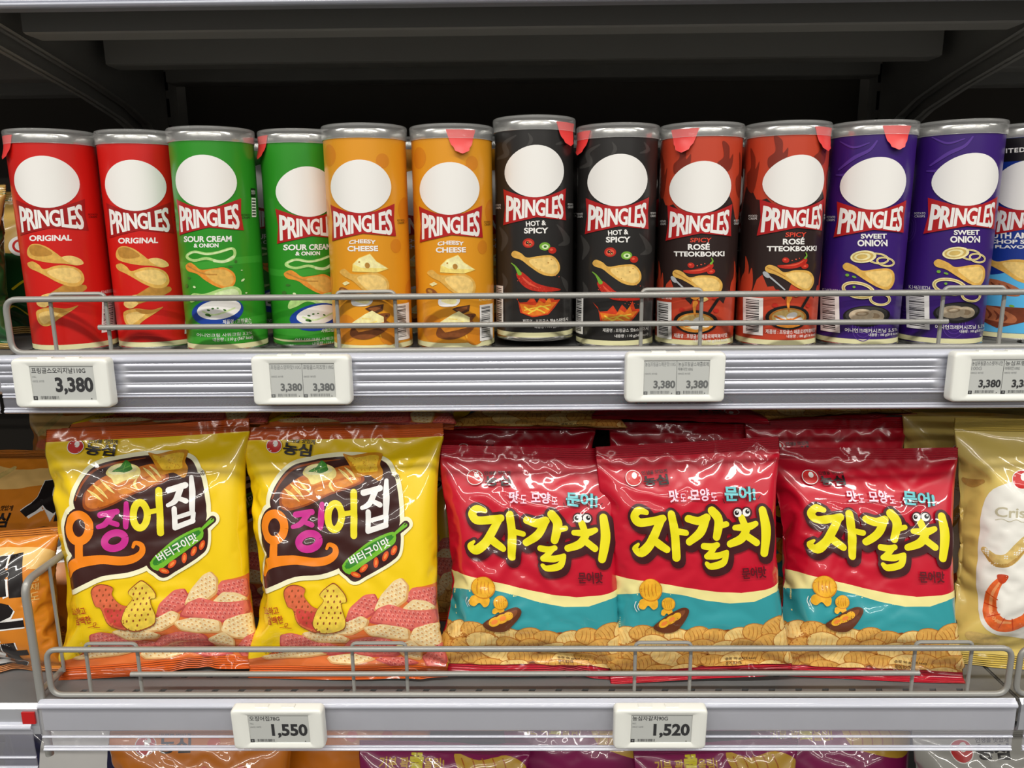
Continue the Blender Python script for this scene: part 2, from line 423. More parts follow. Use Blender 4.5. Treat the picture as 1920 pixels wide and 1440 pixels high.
b = MB(); b.tube([(0, .002, .007), (0, .36, .007)], .0030, 10); b.build('bottom_wire', M_WIRE, t, smooth=True)
for k in range(6):
    b = MB(); b.tube([(.0032, .033+k*.05, .007), (.0032, .033+k*.05, .117)], .0016, 8); b.build('upright_wire', M_WIRE, t, smooth=True)

# ================================================================== electronic price tags
M_CASE = mat('white_tag_plastic', (240, 241, 234), .35, bump=('noise', 1500, .05))
M_SCREEN = mat('epaper_grey', (196, 198, 194), .25, coat=.3)
mat('ink', (52, 52, 54), .5); mat('ink_soft', (104, 106, 106), .5); mat('ink_faint', (140, 142, 142), .5)
def rrect(w, h, r, n=5):
    out = []
    for cx, cy, a0 in ((w/2-r, h/2-r, 0), (-w/2+r, h/2-r, 90), (-w/2+r, -h/2+r, 180), (w/2-r, -h/2+r, 270)):
        for i in range(n+1): a = R(a0+90*i/n); out.append((cx+r*math.cos(a), cy+r*math.sin(a)))
    return out
def price_tag(label, x, y, z, draw, w=.0835, h=.0425, rz=0., rx=0.):
    """x, z = centre of the front; the front faces -y"""
    t = empty('price_tag', (x, y, z), (rx, 0, rz)); tag(t, label, 'price tag', 'electronic shelf price tags')
    sw, sh, so = w*.655, h*.69, w*.012          # screen
    loops = [(rrect(w-.003, h-.003, .003), .0115, 0), (rrect(w, h, .0042), .010, 0), (rrect(w, h, .0042), .0022, 0), (rrect(w-.0014, h-.0014, .0038), .0006, 0), (rrect(w-.003, h-.003, .0034), 0, 0),
             (rrect(sw+.0075, sh+.0065, .0022), 0, so), (rrect(sw+.0005, sh+.0005, .0004), .0013, so), (rrect(sw, sh, .0003), .0024, so)]
    v = []; f = []
    for k, (lp, dy, ox) in enumerate(loops):
        v += [(px+ox, dy, pz) for px, pz in lp]
    n = len(loops[0][0])
    for k in range(len(loops)-1):
        for i in range(n): f.append((k*n+i, k*n+(i+1) % n, (k+1)*n+(i+1) % n, (k+1)*n+i))
    f.append(tuple(range(n)))
    b = MB(); b.add(v, f); b.build('case', M_CASE, t, smooth=True)
    b = MB(); b.add([(so-sw/2, .0020, -sh/2), (so+sw/2, .0020, -sh/2), (so+sw/2, .0020, sh/2), (so-sw/2, .0020, sh/2)], [(0, 1, 2, 3)]); b.build('screen', M_SCREEN, t)
    for k in range(2):
        b = MB(); b.box(-.006, .006, .004, .008, 0, .0012); o = b.build('latch', M_CASE, t); o.location = (-.014+k*.024, 0, h/2-.0002)
    art = Art(); art.part = 'screen_print'; draw(art)
    g = {}
    for T, m, l, p in art.items: g.setdefault(p, []).append((cut_item(T, [], []), m, l))
    def pos(P, l):      # art coordinates: screen 100 x 50, y down
        p = np.empty((len(P), 3)); p[:, 0] = so-sw/2+P[:, 0]/100*sw; p[:, 1] = .0019-l*.000012; p[:, 2] = sh/2-P[:, 1]/50*sh
        return p, np.tile([0., -1., 0.], (len(P), 1))
    soup_obj(g, t, pos)
    return t
def single(title, price, tw, unit, ink='ink', per='100G당'):
    def d(a):
        a.text(title, 2, 2, tw, 10.5, ink, .012); a.text(unit, 2, 14, 8, 17, 'ink_faint'); a.text(per, 2, 20, 20, 23.5, 'ink_faint')
        a.text(price, 37, 16, 97, 42, ink, .038); a.rects([(0, 44, 6.5, 50)], ink); a.barcode(9, 43.5, 43, 50, 'epaper_grey', ink, 3); a.ell(92, 48, .9, 1, ink, n=10)
        a.rects([(2, 45.6, 4.6, 46.3), (2, 47.4, 4.6, 48.1)], 'epaper_grey')
    return d
def double(t1, t2, price, ink='ink_soft', second=None):
    def d(a):
        a.rects([(49.8, 0, 50.4, 50)], ink)
        for k, tt in enumerate((t1, t2)):
            o = k*50.5
            a.text(tt, o+1.5, 2, o+48, 8.5, 'ink_faint' if ink != 'ink' else 'ink_soft', .006)
            if second and second[k]: a.text(second[k], o+1.5, 10, o+17+7*k, 15, 'ink_faint', .004)
            a.text('100G당 3073원', o+1.5, 17.5, o+20, 20.5, 'ink_faint'); a.text(price, o+15, 29, o+48.5, 42.5, ink, .036)
            a.rects([(o, 45, o+6, 50)], ink); a.barcode(o+8.5, 44, o+42, 50, 'epaper_grey', ink, 5+k); a.ell(o+43.5, 48, .8, .9, ink, n=10)
            a.rects([(o+2, 46.4, o+4.2, 47), (o+2, 48, o+4.2, 48.6)], 'epaper_grey')
    return d
mat('epaper_grey', (196, 198, 194))
yt = -.0215
price_tag('white price tag reading 3,380 below the red cans, single price', -.3905, yt, -.0196, single('프링글스오리지날110G', '3,380', 87, '110G', 'ink', '100G당 3073원'), rz=R(-1))
price_tag('white twin price tag between the green and the cheese cans, 3,380 twice', -.1862, yt, -.0185, double('프링글스양파맛110G', '프링글스치즈맛110G', '3,380', 'ink_soft'))
price_tag('white twin price tag below the black and red-brown cans, faded 3,380 twice', .1293, yt, -.0180, double('농심프링글스매운맛110G', '농심프링글스매콤로제', '3,380', 'ink_soft', ('', '떡볶이맛100G')))
price_tag('white twin price tag cut off at the right edge, below the purple cans', .4015, yt, -.0190, double('농심프링글스스윗어니언', '농심프링글스', '3,380', 'ink', ('100G', '어메리칸100G')))
yt = -.0395
price_tag('white price tag reading 1,550 below the yellow bags', -.2235, yt, Z_BAG-.0175, single('오징어집78G', '1,550', 52, '78G', 'ink', '100G당 1987원'), rx=R(4))
price_tag('white price tag reading 1,520 below the red bags', .1235, yt, Z_BAG-.0175, single('농심자갈치90G', '1,520', 60, '90G', 'ink', '100G당 1689원'), rx=R(4))
# ================================================================== crisp cans
CR, LR = .0352, .0366                    # body and lid radius
NSEG = 96
def lathe(prof, n=NSEG):
    v = []; f = []; k = len(prof)
    for i in range(n):
        a = 2*math.pi*i/n
        v += [(r*math.sin(a), -r*math.cos(a), z) for r, z in prof]
    for i in range(n):
        j = (i+1) % n
        for q in range(k-1): f.append((i*k+q, j*k+q, j*k+q+1, i*k+q+1))
    return v, f
def lathe_mesh(name, prof, m, n=NSEG):
    v, f = lathe(prof, n)
    me = bpy.data.meshes.new(name); me.from_pydata(v, [], f); me.update(); me.materials.append(m)
    bm = bmesh.new(); bm.from_mesh(me); bmesh.ops.recalc_face_normals(bm, faces=bm.faces); bm.to_mesh(me); bm.free()
    me.polygons.foreach_set('use_smooth', [True]*len(me.polygons)); me.set_sharp_from_angle(angle=R(35))
    return me
M_TIN = mat('tin_rim', (205, 205, 202), .22, metal=1.)
M_LID = mat('clear_lid', (232, 232, 230), .14, alpha=.17, coat=.25)
M_TAB = mat('red_foil_tab', (232, 62, 60), .35)
M_CREAM = mat('cream_paper_edge', (232, 228, 178), .5)
M_FOIL = mat('silver_foil', (200, 198, 192), .3, metal=.9, bump=('noise', 300, .4))
ME_SEAM = lathe_mesh('bottom_seam', [(.0300, .0012), (.0338, .0004), (.0352, 0), (.0358, .0008), (.0359, .0026), (.0353, .0034)], M_TIN)
ME_BAND = lathe_mesh('paper_edge', [(CR, .0034), (CR, .0078)], M_CREAM)
ME_RIM = lathe_mesh('metal_rim', [(CR, .1800), (.0357, .1803), (.0359, .1815), (.0359, .1860), (.0355, .1875), (.0345, .1878), (.0338, .1868), (.0336, .1840)], M_TIN)
ME_FOIL = lathe_mesh('foil_seal', [(.0001, .1835), (.0337, .1835)], M_FOIL)
ME_LID = lathe_mesh('lid', [(.0364, .1806), (LR, .1800), (LR+.0001, .1812), (.0365, .1820), (.0365, .1885), (.0366, .1890), (.0366, .1905), (.0361, .1916), (.0352, .1920), (.0345, .1915), (.0342, .1900), (.0335, .1896), (.0001, .1896)], M_LID)
def tab_mesh():
    v = []; f = []; rows = 9; cols = 8
    for i in range(rows):
        t = i/(rows-1); z = .1868-.0195*t
        hw = .0125*(1-t)**.8*.62+.0052 if t < .75 else .0060*math.sqrt(max(0, 1-((t-.75)/.25)**2))*1.02+.0004
        r = .03625 if t < .36 else .03625+.0035*((t-.36)/.64)**1.5
        for j in range(cols+1):
            a = (2*j/cols-1)*hw/.036; v.append((r*math.sin(a), -r*math.cos(a), z))
    n = cols+1
    for i in range(rows-1):
        for j in range(cols): f.append((i*n+j, i*n+j+1, (i+1)*n+j+1, (i+1)*n+j))
    me = bpy.data.meshes.new('pull_tab'); me.from_pydata(v, [], f); me.update(); me.materials.append(M_TAB)
    me.polygons.foreach_set('use_smooth', [True]*len(f)); return me
ME_TAB = tab_mesh()
SEGL = [CR*2*math.pi*k/NSEG for k in range(-NSEG//2, NSEG//2+1)]

PAPER = dict(rough=.34, spec=.45, coat=.25, coat_rough=.18)
for n_, c_ in dict(can_red=(206, 26, 20), can_green=(44, 142, 34), can_ochre=(226, 152, 32), can_black=(38, 36, 35), can_rust=(192, 66, 40), can_purple=(56, 24, 112), can_blue=(22, 52, 140), can_sky=(88, 182, 232),
    p_white=(242, 240, 236), p_banner=(178, 30, 32), p_banner_dark=(160, 20, 20), p_ink=(28, 24, 24), p_chip=(222, 174, 84), p_chip_l=(238, 202, 122), p_chip_d=(186, 134, 56), p_chip_o=(228, 146, 52),
    p_onion=(178, 216, 132), p_onion_l=(214, 234, 178), p_blue=(24, 64, 156), p_leaf=(60, 112, 40), p_cheese=(246, 218, 120), p_cheese_l=(250, 234, 170), p_nut=(142, 82, 38), p_choc=(86, 50, 28),
    p_board=(128, 72, 34), p_chili=(186, 40, 26), p_chili_l=(222, 88, 62), p_pepper=(118, 172, 56), p_flame=(232, 124, 36), p_flame_y=(244, 206, 70), p_flame_r=(206, 62, 28), p_smoke=(62, 60, 58), p_dark=(44, 30, 28), p_rust_d=(128, 42, 26), p_spicy=(226, 72, 50),
    p_steel=(178, 182, 186), p_ring=(236, 224, 168), p_ring_d=(206, 176, 98), p_slice=(206, 188, 160), p_slice_d=(170, 146, 116), p_lilac=(88, 54, 148), p_meat=(118, 56, 32), p_meat_l=(178, 104, 66), p_ochre_l=(236, 176, 58), p_ochre_d=(214, 132, 30), p_greenband=(60, 158, 48), p_black=(24, 22, 22)).items():  # last entry: near-black ink of the printed pans and the dark can band
    grain = n_.split('_')[1] in ('chip', 'meat', 'slice', 'cheese', 'nut', 'board', 'flame', 'chili', 'ring', 'onion')
    mat(n_, c_, **PAPER, **(dict(var=.16, vscale=260) if grain else {}))

def make_conv(yA, cA, rA, yB, cB, rB, yt, yb, lx, ly):
    """photo-crop coordinates -> unrolled label coordinates (arc metres from the logo centre, height)"""
    def ph(x, y):
        t = (y-yA)/(yB-yA); c = cA+(cB-cA)*t; r = rA+(rB-rA)*t
        return np.arcsin(np.clip((x-c)/r, -.985, .985))
    p0 = ph(np.array([lx]), np.array([ly]))[0]; zl = .180*(yb-ly)/(yb-yt)
    def conv(P):
        return np.stack([CR*(ph(P[:, 0], P[:, 1])-p0), .180*(yb-P[:, 1])/(yb-yt)], 1)
    return conv, zl
def logo(banner):
    a = Art(); a.part = 'brand_banner'
    a.poly([(998, 510), (1040, 532), (1090, 553), (1156, 562), (1225, 553), (1280, 530), (1324, 508), (1319, 600), (1327, 694), (1245, 684), (1165, 675), (1085, 695), (1001, 720), (1008, 615)], banner, smooth=False)
    a.part = 'white_oval'; a.ell(1156, 414, 154, 147, 'p_white', -4, n=48)
    a.part = 'brand_lettering'
    def wp(u, v):
        top = 545+34*(1-(2*u-1)**2)-10*u; bot = 703-32*(1-np.abs(2*u-1))-14*u
        return 1015+u*293, bot+(top-bot)*v
    a.text('PRINGLES', 0, 0, 1, 1, 'p_white', .016, space=.94, warp=wp, xb=1.8)
    return a
LOGO_CONV, LOGO_Z = make_conv(140, 1170, 220, 1350, 1191, 206, 135, 1365, 1156, 414)

def art_red(a, w):
    a.part = 'label_text'; a.text('ORIGINAL', 195, 668, 402, 702, 'p_white', .035)
    a.part = 'printed_picture'
    for pts, m in (([(185,760),(200,725),(235,718),(280,735),(330,775),(355,795),(400,790),(445,810),(463,838),(430,848),(370,835),(310,830),(240,815),(195,795)], 'p_chip'),
                   ([(355,797),(400,790),(445,810),(463,838),(430,846),(390,830)], 'p_chip_l'), ([(196,752),(205,728),(235,724),(275,742),(310,775),(270,790),(215,785)], 'p_chip_d'),
                   ([(235,1060),(260,1020),(300,1005),(330,985),(370,960),(420,965),(470,965),(480,990),(440,1015),(380,1040),(310,1065),(280,1090),(250,1085)], 'p_chip_d'),
                   ([(235,1060),(260,1020),(300,1008),(290,1040),(310,1060),(280,1088),(250,1085)], 'p_chip_l'),
                   ([(188,830),(215,820),(245,840),(270,865),(330,845),(400,850),(450,880),(468,930),(450,965),(400,970),(340,945),(280,905),(240,880),(200,858)], 'p_chip'),
                   ([(285,880),(340,860),(400,862),(440,888),(452,925),(430,950),(380,945),(320,915)], 'p_chip_l'),
                   ([(240,1110),(300,1090),(380,1100),(440,1085),(400,1120),(345,1160),(310,1195),(275,1203),(250,1185),(238,1150)], 'p_chip'),
                   ([(250,1130),(300,1110),(350,1120),(310,1165),(275,1190),(255,1170)], 'p_chip_l'), ([(300,1092),(380,1100),(440,1085),(405,1112),(350,1125),(310,1110)], 'p_chip_d')):
        a.poly(pts, m)
    a.part = 'barcode'; a.barcode(560, 1045, 640, 1265, 'p_white', 'p_ink', 4, True)
    a.part = 'label_text'; a.text('K146310224', 556, 1008, 628, 1028, 'p_white'); a.text('POTATO', 484, 545, 532, 556, 'p_ink'); a.text('CRISPS', 486, 560, 530, 571, 'p_ink')
def art_green(a, w):
    a.part = 'label_text'; a.text('SOUR CREAM', 1043, 678, 1290, 713, 'p_white', .035); a.text('& ONION', 1095, 720, 1222, 744, 'p_white', .035)
    a.part = 'printed_picture'
    for y in (820, 1180, 1260): w.stroke([(-.105, .180*(1365-y)/1215), (-.02, .180*(1365-y-30)/1215), (.03, .180*(1365-y)/1215), (.105, .180*(1365-y-10)/1215)], .006, 'p_greenband')
    a.stroke([(1064,785),(1100,768),(1160,780),(1220,772),(1288,752),(1306,775),(1290,812),(1230,826),(1160,806),(1100,818),(1064,805)], 15, 'p_onion', closed=True)
    a.stroke([(1064,785),(1100,770),(1160,782),(1220,772),(1288,752)], 7, 'p_onion_l'); a.stroke([(1200,820),(1250,826),(1298,800)], 16, 'p_onion_l')
    a.poly([(1052,850),(1075,830),(1100,845),(1130,870),(1190,865),(1250,860),(1300,895),(1305,950),(1270,985),(1210,970),(1150,930),(1110,895),(1065,880)], 'p_chip_o')
    a.poly([(1150,885),(1240,870),(1288,900),(1295,945),(1260,970),(1200,945)], 'p_chip'); a.stroke([(1065,850),(1100,872),(1150,895),(1210,900)], 8, 'p_chip_d')
    a.poly([(1075,1040),(1090,1010),(1150,1010),(1220,985),(1290,970),(1330,990),(1335,1030),(1290,1055),(1230,1045),(1160,1020),(1110,1050),(1080,1065)], 'p_onion')
    a.poly([(1200,1010),(1280,985),(1318,1000),(1318,1030),(1280,1040),(1230,1030)], 'p_onion_l')
    a.ell(1215, 1118, 132, 84, 'p_blue', -8); a.ell(1222, 1104, 112, 58, 'p_white', -8)
    a.stroke([(1140,1115),(1200,1135),(1300,1100)], 10, 'p_onion_l')
    a.ells([(1168,1107,9,5,20),(1190,1098,7,5,0),(1250,1108,9,5,30),(1165,1135,14,8,10),(1175,1140,8,6,0),(1070,920,9,7,0),(1058,968,8,12,0),(1310,828,8,10,0),(1282,856,12,6,10),(1370,1055,8,8,0),(1215,1096,6,4,0)], 'p_leaf')
    a.ells([(1098,972,8,6,40),(1345,938,12,6,-40),(1362,1015,6,4,0),(1340,880,5,3,0)], 'p_onion_l')
    a.part = 'label_text'; a.text('제품명 : 프링글스', 1240, 1165, 1386, 1190, 'p_white', .012); a.text('사워크림 & 어니언', 1234, 1192, 1388, 1216, 'p_white', .008)
    a.text('어니언크림 사워크림 3.2%', 1110, 1245, 1388, 1266, 'p_white'); a.text('내용량 : 110 g (567 kcal)', 1190, 1270, 1394, 1297, 'p_white', .008)
    a.text('POTATO', 1343, 555, 1392, 567, 'p_ink'); a.text('CRISPS', 1345, 570, 1390, 582, 'p_ink')
    a.part = 'nutrition_table'; a.rects([(1398, 405, 1424, 455)], 'p_ink'); a.rects([(1400, 460, 1425, 572)], 'p_white')
    a.rects([(1402, 470+i*17, 1423, 478+i*17) for i in range(6)], 'p_ink'); a.text('영양정보', 1400, 415, 1422, 440, 'p_white')
def art_ochre(a, w):
    a.part = 'printed_picture'
    for x, z, r_ in ((-.03, .165, .009), (.02, .16, .006), (.045, .12, .011), (-.045, .12, .010), (.05, .05, .010), (-.05, .06, .012), (.03, .09, .006), (-.02, .02, .012), (.02, .015, .010)): w.ell(x, z, r_, r_, 'p_ochre_d')
    for x, z, r_ in ((.0, .012, .012), (.055, .08, .012), (-.05, .10, .011)): w.stroke([(x-r_, z), (x-.4*r_, z+.7*r_), (x+.6*r_, z+.8*r_), (x+r_, z)], .001, 'p_ochre_l')
    def bow(k, x0, x1, y0, y1):
        return lambda u, v: (x0+u*(x1-x0), y1+(y0-y1)*v-k*(1-(2*u-1)**2)+k)
    a.part = 'label_text'; a.text('CHEESY', 0, 0, 1, 1, 'p_white', .035, warp=bow(8, 1092, 1228, 708, 731)); a.text('CHEESE', 1083, 746, 1238, 777, 'p_white', .035)
    a.text('POTATO', 1337, 598, 1372, 610, 'p_ink'); a.text('CRISPS', 1338, 613, 1371, 625, 'p_ink')
    a.part = 'printed_picture'
    a.poly([(1105,892),(1108,850),(1140,815),(1197,790),(1228,835),(1287,880),(1230,899),(1170,896)], 'p_cheese', smooth=False)
    a.poly([(1112,850),(1142,818),(1196,794),(1226,836),(1280,878),(1200,872),(1150,870)], 'p_cheese_l', smooth=False)
    a.ells([(1182,858,13,17,-10),(1142,838,5,5,0)], 'p_chip_d')
    a.poly([(1038,895),(1065,878),(1100,905),(1150,908),(1220,900),(1270,930),(1288,980),(1270,1035),(1220,1035),(1160,1000),(1110,950),(1060,920)], 'p_chip')
    a.poly([(1130,925),(1215,912),(1262,938),(1276,980),(1260,1022),(1215,1018),(1165,985)], 'p_chip_l'); a.poly([(1050,962),(1075,948),(1092,960),(1065,975)], 'p_cheese_l', smooth=False)
    a.ell(1062, 1012, 34, 22, 'p_nut', 35); a.ell(1054, 1004, 14, 8, 'p_chip_d', 35)
    a.poly([(1095,1065),(1110,1035),(1160,1025),(1205,1050),(1185,1088),(1110,1092)], 'p_white'); a.poly([(1110,1060),(1150,1038),(1190,1055),(1170,1080)], 'p_cheese_l')
    a.poly([(1165,1108),(1190,1095),(1258,1085),(1252,1122),(1210,1142)], 'p_choc', smooth=False); a.poly([(1180,1108),(1245,1094),(1240,1112),(1205,1128)], 'p_nut', smooth=False)
    a.poly([(1085,1262),(1110,1200),(1200,1150),(1268,1138),(1288,1150),(1268,1180),(1288,1205),(1252,1252),(1180,1287),(1120,1287)], 'p_board'); a.ell(1270, 1155, 7, 7, 'p_choc')
    a.poly([(1095,1195),(1165,1140),(1200,1120),(1225,1140),(1256,1160),(1256,1196),(1140,1216)], 'p_cheese_l', smooth=False); a.poly([(1097,1205),(1140,1214),(1256,1190),(1260,1216),(1130,1248)], 'p_chip_o', smooth=False)
    a.strokes([([(1120,1195),(1160,1200),(1220,1185)], 7), ([(1150,1165),(1190,1170)], 6)], 'p_cheese')
    a.part = 'barcode'; a.barcode(1308, 1092, 1380, 1310, 'p_white', 'p_ink', 7, True)
    a.part = 'label_text'; a.text('K146310224', 1305, 1050, 1382, 1068, 'p_cheese_l')
def art_black(a, w):
    a.part = 'printed_picture'
    a.strokes([([(110,250),(160,230),(150,170),(210,130)], [14,30,24,8]), ([(420,180),(460,160),(440,120)], [8,22,6]), ([(130,790),(150,720),(120,650)], [10,34,8]), ([(430,760),(470,740),(455,690),(420,640)], [10,38,26,6]), ([(260,210),(290,160),(275,120)], [6,20,4]), ([(130,1040),(150,980),(135,930)], [8,26,6]), ([(470,1040),(460,990),(440,950)], [8,26,6])], 'p_smoke')
    a.ells([(272,745,30,28,0)], 'p_chili', 18); a.ells([(272,746,21,19,0)], 'p_chili_l', 14); a.ells([(266,742,8,10,20),(280,752,7,8,0)], 'p_dark'); a.ells([(268,740,3,3,0),(280,754,3,3,0)], 'p_cheese')
    a.ells([(355,765,28,24,0)], 'p_pepper', 18); a.ells([(357,767,18,14,0)], 'p_onion_l', 14); a.ells([(357,767,8,7,0)], 'p_leaf'); a.ells([(393,789,21,20,20)], 'p_chili', 14); a.ells([(388,785,9,7,0)], 'p_chili_l')
    a.poly([(183,810),(200,790),(235,805),(265,830),(330,820),(390,820),(425,860),(430,910),(400,942),(340,930),(280,885),(235,845),(195,830)], 'p_chip')
    a.poly([(275,845),(330,832),(388,832),(416,865),(420,905),(395,928),(345,915),(295,880)], 'p_chip_l'); a.ells([(372,862,5,4,0),(388,842,4,4,0),(330,900,3,3,0),(310,860,3,2,0)], 'p_chip_d')
    a.poly([(208,930),(235,915),(265,940),(300,975),(350,998),(428,1020),(420,1032),(340,1034),(280,1022),(235,988)], 'p_chili'); a.stroke([(240,945),(270,980),(320,1010)], [4,12,4], 'p_chili_l'); a.stroke([(184,864),(205,885),(226,925)], [5,10,22], 'p_pepper')
    a.ells([(215+((i*67) % 220), 935+((i*41) % 130), 2.5, 2.5, 0) for i in range(26)], 'p_chili_l', 6)
    a.poly([(188,1045),(215,1075),(228,1160),(290,1187),(370,1172),(402,1130),(430,1085),(400,1085),(388,1035),(362,1090),(335,1055),(312,1100),(290,1060),(262,1095),(225,1100)], 'p_flame_r', smooth=False)
    a.poly([(225,1105),(240,1160),(295,1180),(365,1165),(395,1125),(415,1098),(385,1100),(375,1065),(350,1105),(325,1085),(305,1115),(260,1110)], 'p_flame', smooth=False)
    a.strokes([([(250,1125),(290,1150),(330,1120),(370,1140)], 9), ([(270,1165),(310,1140),(350,1160)], 8), ([(250,1145),(300,1130),(380,1115)], 6)], 'p_flame_y')
    a.part = 'label_text'; a.text('HOT &', 260, 615, 362, 645, 'p_white', .03, rot=-4); a.text('SPICY', 250, 655, 373, 689, 'p_white', .035)
    a.text('제품명 : 프링글스 핫&스파이시', 240, 1200, 470, 1223, 'p_white', .008); a.text('내용량 : 110 g(565 kcal)', 300, 1236, 470, 1258, 'p_white', .008)
    for x0 in (99, 476): a.text('POTATO', x0, 515, x0+30, 527, 'p_white'); a.text('CRISPS', x0, 531, x0+30, 543, 'p_white')
    a.part = 'barcode'; a.barcode(100, 1005, 140, 1250, 'p_white', 'p_ink', 9, True)
def art_rust(a, w):
    a.part = 'printed_picture'
    xs = np.linspace(-.1105, .1105, 45)
    def wavy(z, amp, k): return [(x, z+amp*(math.sin(k*x)+.6*math.sin(2.3*k*x+1))) for x in xs]
    w.poly(wavy(.050, .008, 190)+wavy(.124, .010, 110)[::-1], 'p_dark', smooth=False)
    for x in (-.085, -.062, -.042, .042, .060, .083):
        w.poly([(x-.007, .045), (x-.008, .056), (x-.003, .063), (x-.003, .076), (x+.002, .068), (x+.003, .060), (x+.006, .066), (x+.008, .055), (x+.006, .045)], 'can_rust')
        w.poly([(x-.006, .135), (x-.008, .146), (x-.002, .152), (x-.004, .168), (x+.003, .160), (x+.004, .150), (x+.008, .156), (x+.006, .140), (x+.002, .130)], 'p_rust_d')
    for x in (-.018, .02): w.poly([(x-.006, .150), (x-.008, .158), (x-.002, .164), (x-.004, .176), (x+.003, .172), (x+.004, .162), (x+.008, .166), (x+.006, .154)], 'p_rust_d')
    a.part = 'label_text'; a.text('SPICY', 1163, 700, 1272, 726, 'p_spicy', .02, shear=.1); a.text('ROSÉ', 1152, 728, 1264, 770, 'p_white', .035); a.text('TTEOKBOKKI', 1078, 779, 1340, 809, 'p_white', .035)
    for x0 in (1003, 1390): a.text('POTATO', x0, 598, x0+32, 610, 'p_white'); a.text('CRISPS', x0, 614, x0+32, 626, 'p_white')
    a.part = 'printed_picture'
    a.poly([(1130,890),(1180,885),(1240,868),(1272,845),(1282,868),(1250,896),(1190,910),(1140,904)], 'p_chili'); a.stroke([(1160,893),(1220,886),(1265,862)], [3,8,4], 'p_chili_l'); a.stroke([(1270,850),(1279,835),(1273,818)], [12,8,5], 'p_pepper')
    a.ells([(1168,860,18,16,20),(1270,896,21,16,-10)], 'p_chili', 14); a.ells([(1164,856,7,5,0),(1270,896,9,6,0)], 'p_chili_l'); a.ells([(1220,855,5,4,0),(1200,862,4,3,0),(1238,850,3,3,0)], 'p_chili_l')
    a.poly([(1072,905),(1090,888),(1125,900),(1160,930),(1220,918),(1290,925),(1325,960),(1325,1005),(1290,1042),(1230,1020),(1170,975),(1120,945),(1080,930)], 'p_chip')
    a.poly([(1170,945),(1220,930),(1282,937),(1312,965),(1312,1003),(1282,1028),(1235,1006)], 'p_chip_l'); a.stroke([(1082,905),(1120,925),(1165,955)], 6, 'p_chip_d')
    a.stroke([(1075,940),(1110,975),(1165,1032)], [10,9,7], 'p_steel'); a.ell(1078, 946, 12, 22, 'p_steel', -35)
    a.poly([(1165,1050),(1190,1036),(1212,1046),(1190,1064)], 'p_chip_o'); a.poly([(1205,1060),(1240,1048),(1255,1062),(1225,1076)], 'p_chip_l'); a.ells([(1130,1045,16,13,0),(1120,1125,15,13,0),(1296,1130,14,13,0),(1285,1055,10,8,0)], 'p_chili')
    a.stroke([(1262,1135),(1285,1095),(1305,1062)], 16, 'p_black'); a.ell(1190, 1197, 114, 72, 'p_black'); a.ell(1190, 1200, 97, 59, 'p_chip_o'); a.ell(1190, 1196, 84, 46, 'p_chip_l')
    a.ells([(1150,1205,28,20,20),(1205,1185,30,18,-20),(1240,1210,24,18,10),(1190,1225,28,16,0)], 'p_white', 16); a.strokes([([(1120,1190),(1180,1215),(1250,1190)], 10), ([(1140,1225),(1200,1205)], 8)], 'p_flame')
    a.stroke([(1190,1080),(1184,1110),(1188,1160)], [26,16,8], 'p_chip_o')
    a.part = 'barcode'; a.barcode(985, 1085, 1066, 1310, 'p_white', 'p_ink', 11, True)
    a.part = 'label_text'; a.text('제품명 : 프링글스 매콤로제떡볶이맛', 1078, 1270, 1352, 1296, 'p_white', .008); a.text('내용량 : 100 g(516 kcal)', 1180, 1300, 1352, 1323, 'p_white', .008); a.text('K146310140', 990, 1050, 1068, 1068, 'p_white')
